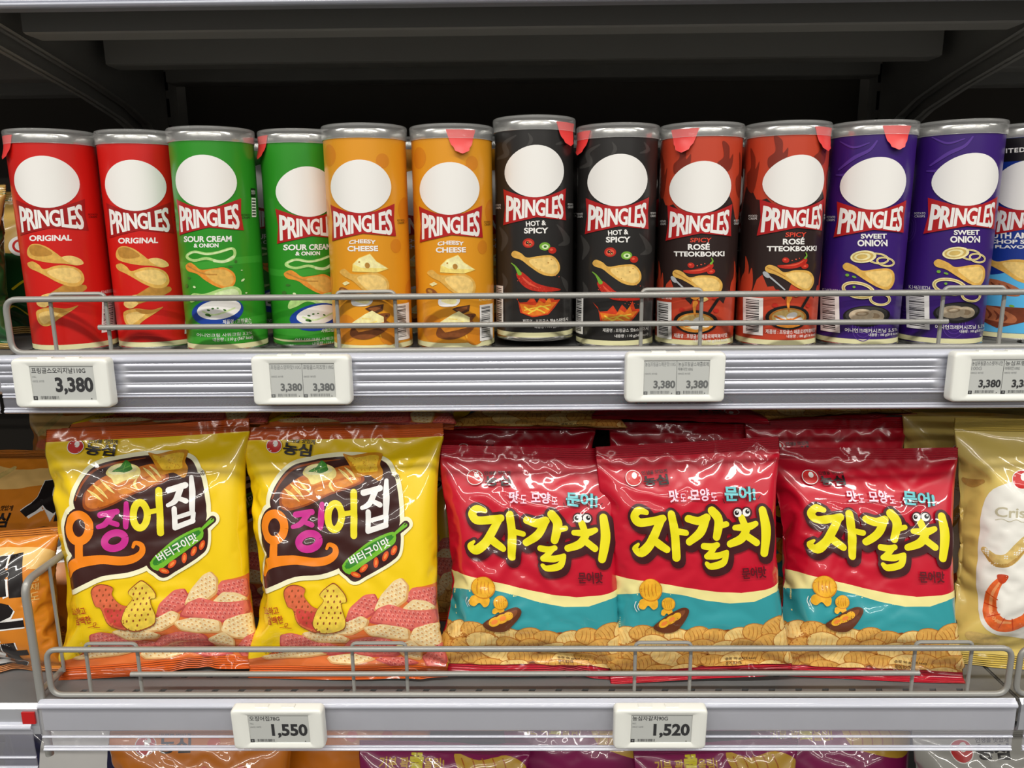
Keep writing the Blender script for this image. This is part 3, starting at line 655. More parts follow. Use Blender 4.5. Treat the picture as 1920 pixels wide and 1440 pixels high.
def art_purple(a, w):
    a.part = 'printed_picture'
    a.strokes([([(600,300),(680,240),(760,200),(800,150)], [10,20,16,8]), ([(585,330),(640,330),(720,290)], [8,16,6]), ([(610,140),(680,180),(760,160)], [6,12,6])], 'p_lilac')
    for x, z in ((.046, .105), (-.05, .10), (.05, .03), (-.046, .035), (.08, .14), (-.085, .07), (.0, .018)):
        for r_ in (.009, .0065, .004): w.stroke([(x+r_*math.cos(i*.7), z+1.3*r_*math.sin(i*.7)) for i in range(9)], .0006, 'p_lilac', closed=True)
    a.part = 'label_text'; a.text('SWEET', 708, 674, 838, 703, 'p_white', .035); a.text('ONION', 690, 709, 841, 748, 'p_white', .04)
    a.stroke([(800,742),(822,714)], 5, 'can_purple', smooth=False)
    a.text('POTATO', 528, 570, 576, 583, 'p_white'); a.text('CRISPS', 528, 587, 574, 600, 'p_white'); a.text('K146310224', 498, 1008, 594, 1030, 'p_white')
    a.text('어니언크래커시즈닝 5.5%', 615, 1236, 880, 1262, 'p_white', .01); a.text('내용량 : 100 g(510 kcal)', 735, 1264, 884, 1286, 'p_white', .008)
    a.part = 'printed_picture'
    def ring(cx, cy, rx, ry, rot, w_):
        c, q = math.cos(R(rot)), math.sin(R(rot)); pts = [(cx+rx*math.cos(t)*c-ry*math.sin(t)*q, cy+rx*math.cos(t)*q+ry*math.sin(t)*c) for t in np.linspace(0, 2*math.pi, 14, endpoint=False)]
        a.stroke(pts, w_, 'p_ring', closed=True, n=4); a.stroke(pts, w_*.35, 'p_ring_d', closed=True, n=4)
    ring(828, 838, 42, 24, 15, 10); ring(790, 818, 52, 28, 10, 10)
    a.ell(718, 808, 66, 36, 'p_ring', -8); a.ell(716, 808, 54, 28, 'p_ring_d', -8); a.ell(714, 808, 42, 21, 'p_ring', -8); a.ell(712, 808, 28, 14, 'p_ring_d', -8)
    a.poly([(612,865),(635,845),(680,865),(715,890),(780,880),(840,878),(868,905),(868,960),(840,1002),(790,990),(730,950),(670,905),(625,890)], 'p_chip'); a.poly([(725,905),(780,892),(835,890),(856,912),(855,955),(832,985),(792,972)], 'p_chip_l')
    ring(795, 1058, 48, 34, 10, 14); ring(688, 1006, 76, 42, 12, 18)
    a.ells([(635,918,10,9,0),(670,928,12,6,20),(668,988,8,7,0)], 'p_pepper', 10)
    a.ell(725, 1160, 118, 62, 'p_black', -5); a.ell(725, 1155, 106, 52, 'p_smoke', -5); a.ell(768, 1158, 46, 34, 'p_slice', 10); a.ell(768, 1158, 24, 16, 'p_slice_d', 10); a.ell(700, 1156, 62, 38, 'p_slice', -6); a.ell(704, 1146, 34, 14, 'p_slice_d', -6); a.ell(704, 1147, 22, 8, 'p_slice', -6)
    a.part = 'barcode'; a.barcode(486, 1045, 590, 1270, 'p_white', 'p_ink', 13, True)
def art_blue(a, w):
    a.part = 'printed_picture'
    xs = np.linspace(-.1105, .1105, 45)
    w.poly([(-.1105, .008), (.1105, .008)]+[(x, .066+.006*math.sin(70*x)) for x in xs[::-1]], 'can_sky', smooth=False)
    w.rects([(-.1105, .160, .1105, .1797)], 'p_black')
    a.part = 'label_text'; a.text('LIMITED EDITION', 1440, 168, 1800, 195, 'p_white', .03, space=1.15); a.text('SOUTH AMERICAN', 1392, 660, 1800, 696, 'p_white', .035); a.text('CHOP STEAK', 1442, 702, 1740, 727, 'p_white', .035); a.text('FLAVOUR', 1472, 735, 1680, 755, 'p_white', .035)
    a.part = 'printed_picture'
    a.poly([(1400,795),(1430,800),(1480,835),(1560,820),(1640,830),(1700,900),(1690,960),(1600,955),(1520,900),(1440,850)], 'p_chip'); a.poly([(1510,850),(1560,835),(1630,845),(1682,905),(1670,940),(1600,935)], 'p_chip_l')
    for dx, dy in ((0, 0), (-20, 165)):
        if dy: a.poly([(1350,1155),(1440,1105),(1640,1110),(1640,1190),(1490,1240),(1420,1205)], 'p_meat', smooth=False)
        a.poly([(1385+dx,970+dy),(1430+dx,940+dy),(1520+dx,955+dy),(1600+dx,1000+dy),(1590+dx,1040+dy),(1500+dx,1034+dy),(1420+dx,1015+dy)], 'p_meat_l')
        a.strokes([([(1420+dx+i*38, 955+dy+i*8), (1440+dx+i*38, 985+dy+i*8), (1430+dx+i*38, 1012+dy+i*6)], [6, 14, 6]) for i in range(4)], 'p_meat')
    a.ells([(1420,932,18,8,-20),(1400,940,12,10,20),(1440,936,10,8,0),(1560,1100,14,7,10)], 'p_pepper'); a.ells([(1405,1082,16,9,20)], 'p_chip')

FL = dict(
 red=('can_red', art_red, 'p_banner_dark', make_conv(170, 301, 233, 1340, 440, 222, 150, 1370, 268, 367)),
 green=('can_green', art_green, 'p_banner', make_conv(170, 1195, 235, 1340, 1272, 213, 150, 1365, 1152, 372)),
 ochre=('can_ochre', art_ochre, 'p_banner', make_conv(140, 1170, 220, 1350, 1191, 206, 135, 1365, 1156, 414)),
 black=('can_black', art_black, 'p_banner', make_conv(110, 305, 216, 1300, 299, 201, 100, 1335, 312, 333)),
 rust=('can_rust', art_rust, 'p_banner', make_conv(140, 1222, 222, 1340, 1176, 213, 130, 1360, 1224, 413)),
 purple=('can_purple', art_purple, 'p_banner', make_conv(120, 774, 236, 1330, 661, 223, 115, 1355, 791, 388)),
 blue=('can_blue', art_blue, 'p_banner', make_conv(120, 1650, 232, 1300, 1555, 222, 110, 1320, 1622, 385)))
CAN_PROTO = {}
def can_proto(fl):
    if fl in CAN_PROTO: return CAN_PROTO[fl]
    base, fn, banner, (conv, zl) = FL[fl]
    body = lathe_mesh('body', [(CR, .0076), (CR, .1802)], MATS[base])
    a, w = Art(), Art(); w.part = 'printed_picture'; fn(a, w)
    g = {}
    def put(T, m, l, p):
        T = cut_item(T, SEGL, []); g.setdefault(p, []).append((T, m, l))
    for T, m, l, p in w.items: put(T, m, l, p)
    L0 = w.layer
    for T, m, l, p in a.items: put(conv(T.reshape(-1, 2)).reshape(T.shape), m, l+L0, p)
    L0 += a.layer
    for T, m, l, p in logo(banner).items:
        q = LOGO_CONV(T.reshape(-1, 2)).reshape(T.shape); q[..., 1] += zl-LOGO_Z; put(q, m, l+L0 if p != 'x' else l, p)
    def pos(P, l):
        # facet-exact: interpolate inside each body facet, then lift along the radius
        da = 2*math.pi/NSEG; s = P[:, 0]/CR/da; k = np.floor(s+1e-7); t = np.clip(s-k, 0, 1)
        a0, a1 = k*da, (k+1)*da; r = CR+.00006+.000018*l
        x = r*((1-t)*np.sin(a0)+t*np.sin(a1)); y = -r*((1-t)*np.cos(a0)+t*np.cos(a1))
        an = P[:, 0]/CR
        return np.stack([x, y, P[:, 1]], 1), np.stack([np.sin(an), -np.cos(an), np.zeros_like(an)], 1)
    tmp = empty('tmp'); objs = soup_obj(g, tmp, pos); meshes = [(o.name.split('.')[0], o.data) for o in objs]
    for o in objs: bpy.data.objects.remove(o)
    bpy.data.objects.remove(tmp)
    CAN_PROTO[fl] = (body, meshes)
    return CAN_PROTO[fl]
def can(fl, x, y, facing, label, group, z=0., dz=0., tab=None, tilt=0., full=True):
    """facing: degrees the logo turns to the right of the straight-ahead direction"""
    body, prints = can_proto(fl)
    t = empty('crisp_can', (x, y, z), (R(tilt), 0, R(facing))); tag(t, label, 'crisp can', group)
    def part(n, me, m=None):
        o = bpy.data.objects.new(n, me); link(o, t); return o
    bo = part('body', body)
    for n, me in prints:
        o = bpy.data.objects.new(n, me); link(o, bo); o.location = (0, 0, dz)
    part('paper_edge', ME_BAND); part('bottom_seam', ME_SEAM); part('metal_rim', ME_RIM); part('foil_seal', ME_FOIL); part('lid', ME_LID)
    if tab is not None:
        o = part('pull_tab', ME_TAB); o.rotation_euler = (0, 0, R(tab-facing))
    return t
CANS = [('red', -.4150, .051, -14, 0, -72, 'red original crisp can, leftmost, with a red tab at its left edge'),
 ('red', -.3425, .064, -13.5, -.003, None, 'red original crisp can beside the green one'),
 ('green', -.271, .047, -14, 0, None, 'green sour cream crisp can, full front in view, beside the red cans'),
 ('green', -.2000, .071, 7.6, -.0084, -68, 'green sour cream crisp can set back beside the cheese can'),
 ('ochre', -.1345, .038, -9, .002, None, 'orange-yellow cheese crisp can next to the green can, no tab showing'),
 ('ochre', -.0600, .047, -4, 0, 13, 'orange-yellow cheese crisp can with a red tab at the front of its lid'),
 ('black', .0125, .057, 2, 0, 52, 'black hot and spicy crisp can, raised higher than all the others'),
 ('black', .0860, .054, 3, -.001, -60, 'black hot and spicy crisp can with its red tab on the left'),
 ('rust', .1595, .053, 3, 0, -24, 'red-brown crisp can with black middle beside the black can, tab front left'),
 ('rust', .2335, .050, 18.5, .004, 57, 'red-brown crisp can with black middle beside the purple can, logo turned right'),
 ('purple', .3085, .052, 9.5, 0, 32, 'purple sweet onion crisp can with a red tab on its lid'),
 ('purple', .3840, .052, 19.5, .0025, None, 'purple sweet onion crisp can beside the blue can, no tab showing'),
 ('blue', .4640, .078, 2, 0, None, 'blue limited edition crisp can cut off by the right edge')]
rnd = random.Random(5)
BACK = []
for i, (fl, x, y, off, dz, tab, label) in enumerate(CANS):
    cam_az = math.degrees(math.atan2(-x, y+.655))
    can(fl, x, y, cam_az+off, label, 'crisp cans in the front row', z=.0072 if i == 6 else 0., dz=dz, tab=None if tab is None else cam_az+tab)
GAPS = {'red': ('red can peeking out behind the two red front cans', 0), }
names = {'red': 'red', 'green': 'green', 'ochre': 'orange-yellow', 'black': 'black', 'rust': 'red-brown', 'purple': 'purple', 'blue': 'blue'}
for i, (fl, x, y, off, dz, tab, label) in enumerate(CANS[:12]):
    side = 'left' if i % 2 == 0 else 'right'
    k = (.138+.655)/(y+.655)
    bx = -.4145+i*.0760-.004
    cam_az = math.degrees(math.atan2(-bx, .8))
    can(fl, bx, .146+.002*(i % 2), cam_az+rnd.uniform(-30, 30) if i not in (9, 10, 11) else cam_az+12, '%s crisp can in the second row, hidden behind the %s %s front can' % (names[fl], side, names[fl]), 'crisp cans in the second row', tab=cam_az-60 if i in (2, 5) else None)
# ================================================================== film bags: a small cloth solver inflates flat, end-sealed film tubes
def inflate(W, H, nx, ny, seal, lean, vol, iters, seed, P=None, curl=None):
    B = len(W); rng = np.random.default_rng(seed); nu = 2*(nx-1); f32 = np.float32
    ky = max(1, int(round(seal/.25*(ny-1))))
    W_, H_ = np.asarray(W)[:, None], np.asarray(H)[:, None]
    dx = (W_/(nx-1))[..., None].astype(f32); dy = (H_/(ny-1))[..., None].astype(f32); dgl = np.sqrt(dx*dx+dy*dy)
    col = np.arange(nu); fx = np.where(col < nx, col, nu-col)/(nx-1)-.5; side = np.where(col < nx, -1., 1.); side[0] = side[nx-1] = 0
    lean = np.asarray(lean)[:, None, None]
    if P is None:
        v = np.linspace(0, 1, ny); P = np.zeros((B, ny, nu, 3))
        P[..., 0] = fx*W_[:, None]; P[..., 1] = (.012*np.sin(np.pi*v)[:, None]*np.cos(np.pi*fx)[None]*side[None])[None]; P[..., 2] = (v*H_)[:, :, None]
        for b_ in range(B):
            for k in range(12):
                kx, kz = rng.uniform(-45, 45, 2); P[b_, ..., 1] += .0011*np.sin(kx*P[b_, ..., 0]+kz*P[b_, ..., 2]+rng.uniform(0, 6.28))
        z = P[..., 2].copy(); P[..., 1] -= .010*np.clip((.03-z)/.03, 0, 1)*np.asarray(curl)[:, None, None]
        y = P[..., 1].copy(); z = P[..., 2].copy(); c, s = np.cos(lean), np.sin(lean)
        P[..., 1] = y*c+z*s; P[..., 2] = z*c-y*s+.002
    P = P.astype(f32); V = np.zeros_like(P)
    def con(a, b, L, k, soft=1.):
        d = b-a; l = np.sqrt(np.einsum('...i,...i->...', d, d))+1e-9; r = (l-L)/l
        if soft != 1.: r = np.where(r < 0, r*soft, r)
        e = (k*.5*r)[..., None]*d; a += e; b -= e
    vol = np.asarray(vol)[:, None, None, None]; g = np.array([0, 0, -2e-6], f32)
    wgt = (1+.5*np.clip(1-np.linspace(0, 1, ny)*1.6, 0, 1)).astype(f32)[None, :, None, None]
    nrm = 1/(4*dx*dy)[..., None]
    for it in range(iters):
        T1 = np.roll(P, -1, 2)-np.roll(P, 1, 2); T2 = np.empty_like(P)
        T2[:, 1:-1] = P[:, 2:]-P[:, :-2]; T2[:, 0] = P[:, 1]-P[:, 0]; T2[:, -1] = P[:, -1]-P[:, -2]
        N = np.cross(T1, T2); vo = np.abs((N*P).sum((1, 2, 3), keepdims=True))/12
        V = V*.93+(N*(nrm*np.clip((vol-vo)/vol, -.3, 1)*4.8e-4)*wgt).astype(f32)+g
        Po = P; P = P+np.clip(V, -.0015, .0015)
        for sub in range(3):
            con(P[:, :, 0::2], P[:, :, 1::2], dx, 1, .3); con(P[:, :, 1:-1:2], P[:, :, 2::2], dx, 1, .3); con(P[:, :, -1:], P[:, :, :1], dx, 1, .3)
            for s in (0, 1):
                n = (ny-s)//2*2; a, b = P[:, s:s+n:2], P[:, s+1:s+n:2]
                con(a, b, dy, 1, .3); con(a[:, :, :-1], b[:, :, 1:], dgl, .8, .3); con(a[:, :, 1:], b[:, :, :-1], dgl, .8, .3)
            for s in (0, 1, 2, 3):
                q, r = P[:, :, s::4], P[:, :, s+2::4]; m = min(q.shape[2], r.shape[2]); con(q[:, :, :m], r[:, :, :m], 2*dx, .06)
                q, r = P[:, s::4], P[:, s+2::4]; m = min(q.shape[1], r.shape[1]); con(q[:, :m], r[:, :m], 2*dy, .06)
            for sl in (slice(0, ky+1), slice(ny-ky-1, ny)):
                av = (P[:, sl, 1:nx-1]+P[:, sl, nx:][:, :, ::-1])/2; P[:, sl, 1:nx-1] = av; P[:, sl, nx:] = av[:, :, ::-1]
            P[..., 2] = np.maximum(P[..., 2], 0); P[..., 1] = np.minimum(P[..., 1], P[..., 2]*np.tan(lean)+.012)
        V = P-Po
    return P
def upsample(P):
    """double a (B, rows, periodic columns, 3) grid with a 4-point scheme"""
    B, ny, nu, _ = P.shape
    r = np.empty((B, 2*ny-1, nu, 3), np.float64); r[:, ::2] = P
    E = np.concatenate([2*P[:, :1]-P[:, 1:2], P, 2*P[:, -1:]-P[:, -2:-1]], 1)
    r[:, 1::2] = (-E[:, :-3]+9*E[:, 1:-2]+9*E[:, 2:-1]-E[:, 3:])/16
    q = np.empty((B, 2*ny-1, 2*nu, 3)); q[:, :, ::2] = r
    q[:, :, 1::2] = (-np.roll(r, 1, 2)+9*r+9*np.roll(r, -1, 2)-np.roll(r, -2, 2))/16
    return q
#          name   W     H     lean  vol      curl
BAGS = [('y1', .198, .252, .17, .00082, .6), ('y2', .198, .252, .20, .00086, 1.), ('r1', .184, .230, .17, .00068, 1.), ('r2', .175, .234, .14, .00062, 1.),
        ('r3', .178, .230, .20, .00066, .8), ('c1', .190, .256, .12, .00095, .6), ('o1', .170, .160, .10, .00055, .3)]
NX, NY, SEAL = 49, 61, .0125
def _sim():
    W = [b[1] for b in BAGS]; H = [b[2] for b in BAGS]; le = [b[3] for b in BAGS]; vo = [b[4] for b in BAGS]; cu = [b[5] for b in BAGS]
    P = inflate(W, H, 25, 31, SEAL, le, vo, 230, 4, curl=cu)
    r = np.empty((P.shape[0], 61, 48, 3), np.float32); r[:, ::2] = P; r[:, 1::2] = (P[:, :-1]+P[:, 1:])/2
    Q = np.empty((P.shape[0], 61, 96, 3), np.float32); Q[:, :, ::2] = r; Q[:, :, 1::2] = (r+np.roll(r, -1, 2))/2
    rg = np.random.default_rng(8); Q[..., 1] += np.where((np.arange(96) < NX)[None, None], -1, 1)*.0007*rg.standard_normal(Q.shape[:3])
    Q = inflate(W, H, NX, NY, SEAL, le, vo, 100, 4, P=Q, curl=cu)
    return upsample(Q)
_S = _sim()
GX, GY = 2*NX-1, 2*NY-1                 # grid of one bag face after upsampling (97 x 121), 192 columns around
GRID = {}
for k, b_ in enumerate(BAGS):
    P = _S[k]; T1 = np.roll(P, -1, 1)-np.roll(P, 1, 1); T2 = np.gradient(P, axis=0); N = np.cross(T1, T2)
    N /= np.linalg.norm(N, axis=-1, keepdims=True)+1e-12
    flip = -1. if N[GY//2, GX//2][1] > 0 else 1.
    N = N*flip; ks = 2*max(1, int(round(SEAL/.25*(NY-1))))
    # the two films of a seal share points: give them the thickness of film and opposite normals
    for rows in (slice(0, ks+1), slice(GY-ks-1, GY)):
        n_ = flip*np.cross(np.gradient(P[rows, :GX], axis=1)[:, 1:-1], np.gradient(P[rows, :GX], axis=0)[:, 1:-1])
        n_ /= np.linalg.norm(n_, axis=-1, keepdims=True)+1e-12
        N[rows, 1:GX-1] = n_; N[rows, GX:] = -n_[:, ::-1]
        P[rows, 1:GX-1] += n_*.00012; P[rows, GX:] -= n_[:, ::-1]*.00012
    fr, bk, nf = P[:, 1:GX-1], P[:, GX:][:, ::-1], N[:, 1:GX-1]        # keep the two films from crossing next to the seals
    gap = ((fr-bk)*nf).sum(-1, keepdims=True); push = np.where(gap > -.012, np.clip(.0014-gap, 0, .008)/2, 0)
    push[:ks+1] = 0; push[GY-ks-1:] = 0
    P[:, 1:GX-1] = fr+nf*push; P[:, GX:] = (bk-nf*push)[:, ::-1]
    GRID[b_[0]] = (P, N, b_[1], b_[2], ks); SEAL_ROWS = ks
def bag_meshes(key, films):
    """film meshes: body, top seal, bottom seal"""
    P, N, W, H, ks = GRID[key]; nu = P.shape[1]; out = []
    for name, r0, r1, m in (('film', ks, GY-1-ks, films[0]), ('top_seal', GY-1-ks, GY-1, films[1]), ('bottom_seal', 0, ks, films[2])):
        p = P[r0:r1+1].reshape(-1, 3); n = N[r0:r1+1].reshape(-1, 3); R_ = r1-r0
        i, j = np.meshgrid(np.arange(R_), np.arange(nu), indexing='ij'); j2 = (j+1) % nu
        q = np.stack([i*nu+j, i*nu+j2, (i+1)*nu+j2, (i+1)*nu+j], -1).reshape(-1, 4)
        me = bpy.data.meshes.new(name); me.vertices.add(len(p)); me.vertices.foreach_set('co', p.astype(np.float32).ravel())
        me.loops.add(q.size); me.loops.foreach_set('vertex_index', q.astype(np.int32).ravel())
        me.polygons.add(len(q)); me.polygons.foreach_set('loop_start', np.arange(0, q.size, 4, dtype=np.int32))
        me.polygons.foreach_set('use_smooth', [True]*len(q)); me.update(calc_edges=True)
        uv = me.uv_layers.new(name='UVMap'); row = np.stack([q % nu/nu, (q//nu+r0)/(GY-1)*H], -1); uv.data.foreach_set('uv', row.astype(np.float32).ravel())
        me.normals_split_custom_set_from_vertices(n.tolist()); me.materials.append(MATS[m]); out.append((name, me))
    return out
UL = [k/(GX-1) for k in range(GX)]; VL = [k/(GY-1) for k in range(GY)]
def cut_art(art, conv):
    out = []; lo = SEAL_ROWS/(GY-1)
    for T, m, l, p in art:
        q = cut_item(conv(T.reshape(-1, 2)).reshape(T.shape), UL, VL); c = q.mean(1)
        q = q[(c[:, 0] > 0) & (c[:, 0] < 1) & (c[:, 1] > lo) & (c[:, 1] < 1-lo)]
        if len(q): out.append((q, m, l, p))
    return out
def bag_prints(key, art):
    P, N, W, H, ks = GRID[key]; g = {}
    for q, m, l, p in art: g.setdefault(p, []).append((q, m, l))
    F = P[:, :GX]; Fn = N[:, :GX]
    def pos(uv, l):
        x = np.clip(uv[:, 0], 0, 1)*(GX-1); y = np.clip(uv[:, 1], 0, 1)*(GY-1)
        i = np.minimum(x.astype(int), GX-2); j = np.minimum(y.astype(int), GY-2); a = (x-i)[:, None]; b = (y-j)[:, None]
        def s(G): return (G[j, i]*(1-a)+G[j, i+1]*a)*(1-b)+(G[j+1, i]*(1-a)+G[j+1, i+1]*a)*b
        n = s(Fn); n /= np.linalg.norm(n, axis=1, keepdims=True)+1e-12
        return s(F)+n*(.00022+.000014*l), n
    tmp = empty('tmp'); objs = soup_obj(g, tmp, pos); out = [(o.name.split('.')[0], o.data) for o in objs]
    for o in objs: bpy.data.objects.remove(o)
    bpy.data.objects.remove(tmp)
    return out
FILM = dict(rough=.30, spec=.5, coat=.9, coat_rough=.035, bump=('noise', 120, .08))
CRIMP = dict(rough=.30, spec=.5, coat=.7, coat_rough=.10, bump=('crimp', 2*math.pi/.0021, .9))
for n_, c_ in dict(f_yellow=(246, 208, 18), f_red=(200, 16, 44), f_gold=(226, 200, 110), f_orange=(222, 134, 36), f_magenta=(150, 24, 92), f_grey=(176, 174, 166), f_green=(30, 84, 40), f_navy=(28, 26, 70), f_amber=(228, 130, 22)).items(): mat(n_, c_, **FILM)
for n_, c_ in dict(s_orange=(226, 96, 22), s_red=(196, 18, 44), s_gold=(206, 176, 76), s_amber=(206, 120, 34), s_magenta=(142, 26, 88), s_grey=(170, 168, 160), s_green=(196, 160, 84), s_pink=(206, 96, 78)).items(): mat(n_, c_, **CRIMP)
for n_, c_ in dict(b_brown=(58, 24, 20), b_halo=(250, 246, 206), b_orange=(246, 136, 20), b_magenta=(206, 46, 146), b_lemon=(242, 226, 40), b_white=(246, 244, 240), b_green=(116, 188, 44), b_green_d=(52, 132, 40), b_flame=(226, 84, 28), b_flame_l=(246, 140, 60), b_ink=(26, 20, 20), b_logo=(206, 34, 34), b_bread=(198, 108, 30), b_bread_d=(150, 70, 18), b_bread_l=(238, 200, 96), b_bread_h=(220, 138, 50), b_butter=(246, 226, 140), b_butter_l=(252, 240, 180), b_leaf=(58, 136, 44), b_leaf_l=(110, 180, 70), b_toast=(206, 138, 26), b_toast_l=(236, 192, 52), b_sq_r=(222, 108, 70), b_sq_rd=(206, 70, 60), b_sq_y=(238, 206, 74), b_dot=(150, 76, 36), b_pink=(226, 112, 100), b_pink_d=(196, 78, 76), b_cream=(246, 214, 158), b_cream_d=(222, 168, 104), b_cream_l=(252, 232, 192), b_pink_l=(238, 150, 138), b_pile=(226, 116, 56), b_redtxt=(176, 60, 26),
    j_cream=(246, 234, 158), j_teal=(52, 156, 164), j_lem=(240, 228, 24), j_brown=(64, 20, 24), j_pinkt=(246, 206, 226), j_tealt=(104, 200, 208), j_chip=(224, 170, 84), j_chip_l=(242, 206, 130), j_chip_d=(184, 118, 46), j_crev=(140, 72, 26), j_snack=(240, 178, 44), j_snack_d=(206, 132, 24), j_bowl=(98, 50, 26), j_bowl_l=(132, 74, 40), j_dark=(92, 14, 26),
    c_white=(240, 238, 230), c_tan=(216, 186, 112), c_tan_d=(188, 148, 74), c_prawn=(232, 104, 44), c_prawn_l=(246, 160, 100), c_prawn_d=(200, 66, 24), c_grey=(196, 188, 160), o_pale=(240, 196, 120), o_brown=(150, 84, 30), m_gold=(226, 178, 60), m_pale=(236, 190, 212)).items():
    grain = n_.split('_')[1] in ('bread', 'toast', 'cream', 'pink', 'sq', 'chip', 'snack', 'tan', 'prawn', 'butter', 'crev') and n_ not in ('j_cream',)
    mat(n_, c_, **FILM, **(dict(var=.14, vscale=230) if grain else {}))

def brand_mark(a, cx, cy, r, tx0, ty0, tx1, ty1, sx0, sy0, sx1, sy1, rot=0.):
    a.part = 'brand_mark'; a.ell(cx, cy, r*1.09, r*1.02, 'b_white', n=32); a.ell(cx, cy, r, r*.93, 'b_logo', n=32); a.ell(cx+r*.18, cy-r*.30, r*.34, r*.42, 'b_white', 12)
    a.text('농심', tx0, ty0, tx1, ty1, 'b_ink', .035, rot=rot); a.text('인생을 맛있게', sx0, sy0, sx1, sy1, 'b_ink', .02, rot=rot)
def pts_box(rows, cols, quad):
    q = np.array(quad, float); out = []
    for i in range(rows):
        for j in range(cols):
            u, v = (j+.5+.25*(i % 2))/cols, (i+.5)/rows; p = (q[0]*(1-u)+q[1]*u)*(1-v)+(q[3]*(1-u)+q[2]*u)*v; out.append(tuple(p))
    return out
def inside(p, poly):
    x, y = p; r = False; n = len(poly)
    for i in range(n):
        (x1, y1), (x2, y2) = poly[i], poly[(i+1) % n]
        if (y1 > y) != (y2 > y) and x < (x2-x1)*(y-y1)/(y2-y1)+x1: r = not r
    return r
def soft(poly, r=.22):
    """polygon with its corners cut round"""
    P = [np.array(p, float) for p in poly]; n = len(P); out = []
    for i in range(n):
        a, b, c = P[i-1], P[i], P[(i+1) % n]; p, q = b+(a-b)*r, b+(c-b)*r
        for t in (0, .33, .67, 1): out.append(tuple(p*(1-t)**2+b*2*t*(1-t)+q*t*t))
    return out
def cracker(a, poly, m, md, ml, step=22, rot=20):
    """waffle cracker: shaded rim, face, and a lattice of small dents with lit edges"""
    c = np.mean(poly, 0); sh = lambda k, dx, dy: soft([tuple(c+(np.array(p)-c)*k+np.array([dx, dy])) for p in poly])
    a.poly(sh(1.03, 2, 4), md, smooth=False); a.poly(sh(.95, -1, -2), m, smooth=False)
    L = []; small = [tuple(c+(np.array(p)-c)*.80) for p in poly]; ca, sa = math.cos(R(rot)), math.sin(R(rot))
    for i in range(-14, 15):
        for j in range(-14, 15):
            x = c[0]+(i+.5*(j % 2))*step*ca-j*step*.8*sa; y = c[1]+(i+.5*(j % 2))*step*sa+j*step*.8*ca
            if inside((x, y), small): L.append((x, y))
    if L: a.ells([(x-2, y-3, step*.40, step*.30, rot) for x, y in L], ml, 7); a.ells([(x, y, step*.27, step*.19, rot) for x, y in L], md, 7)
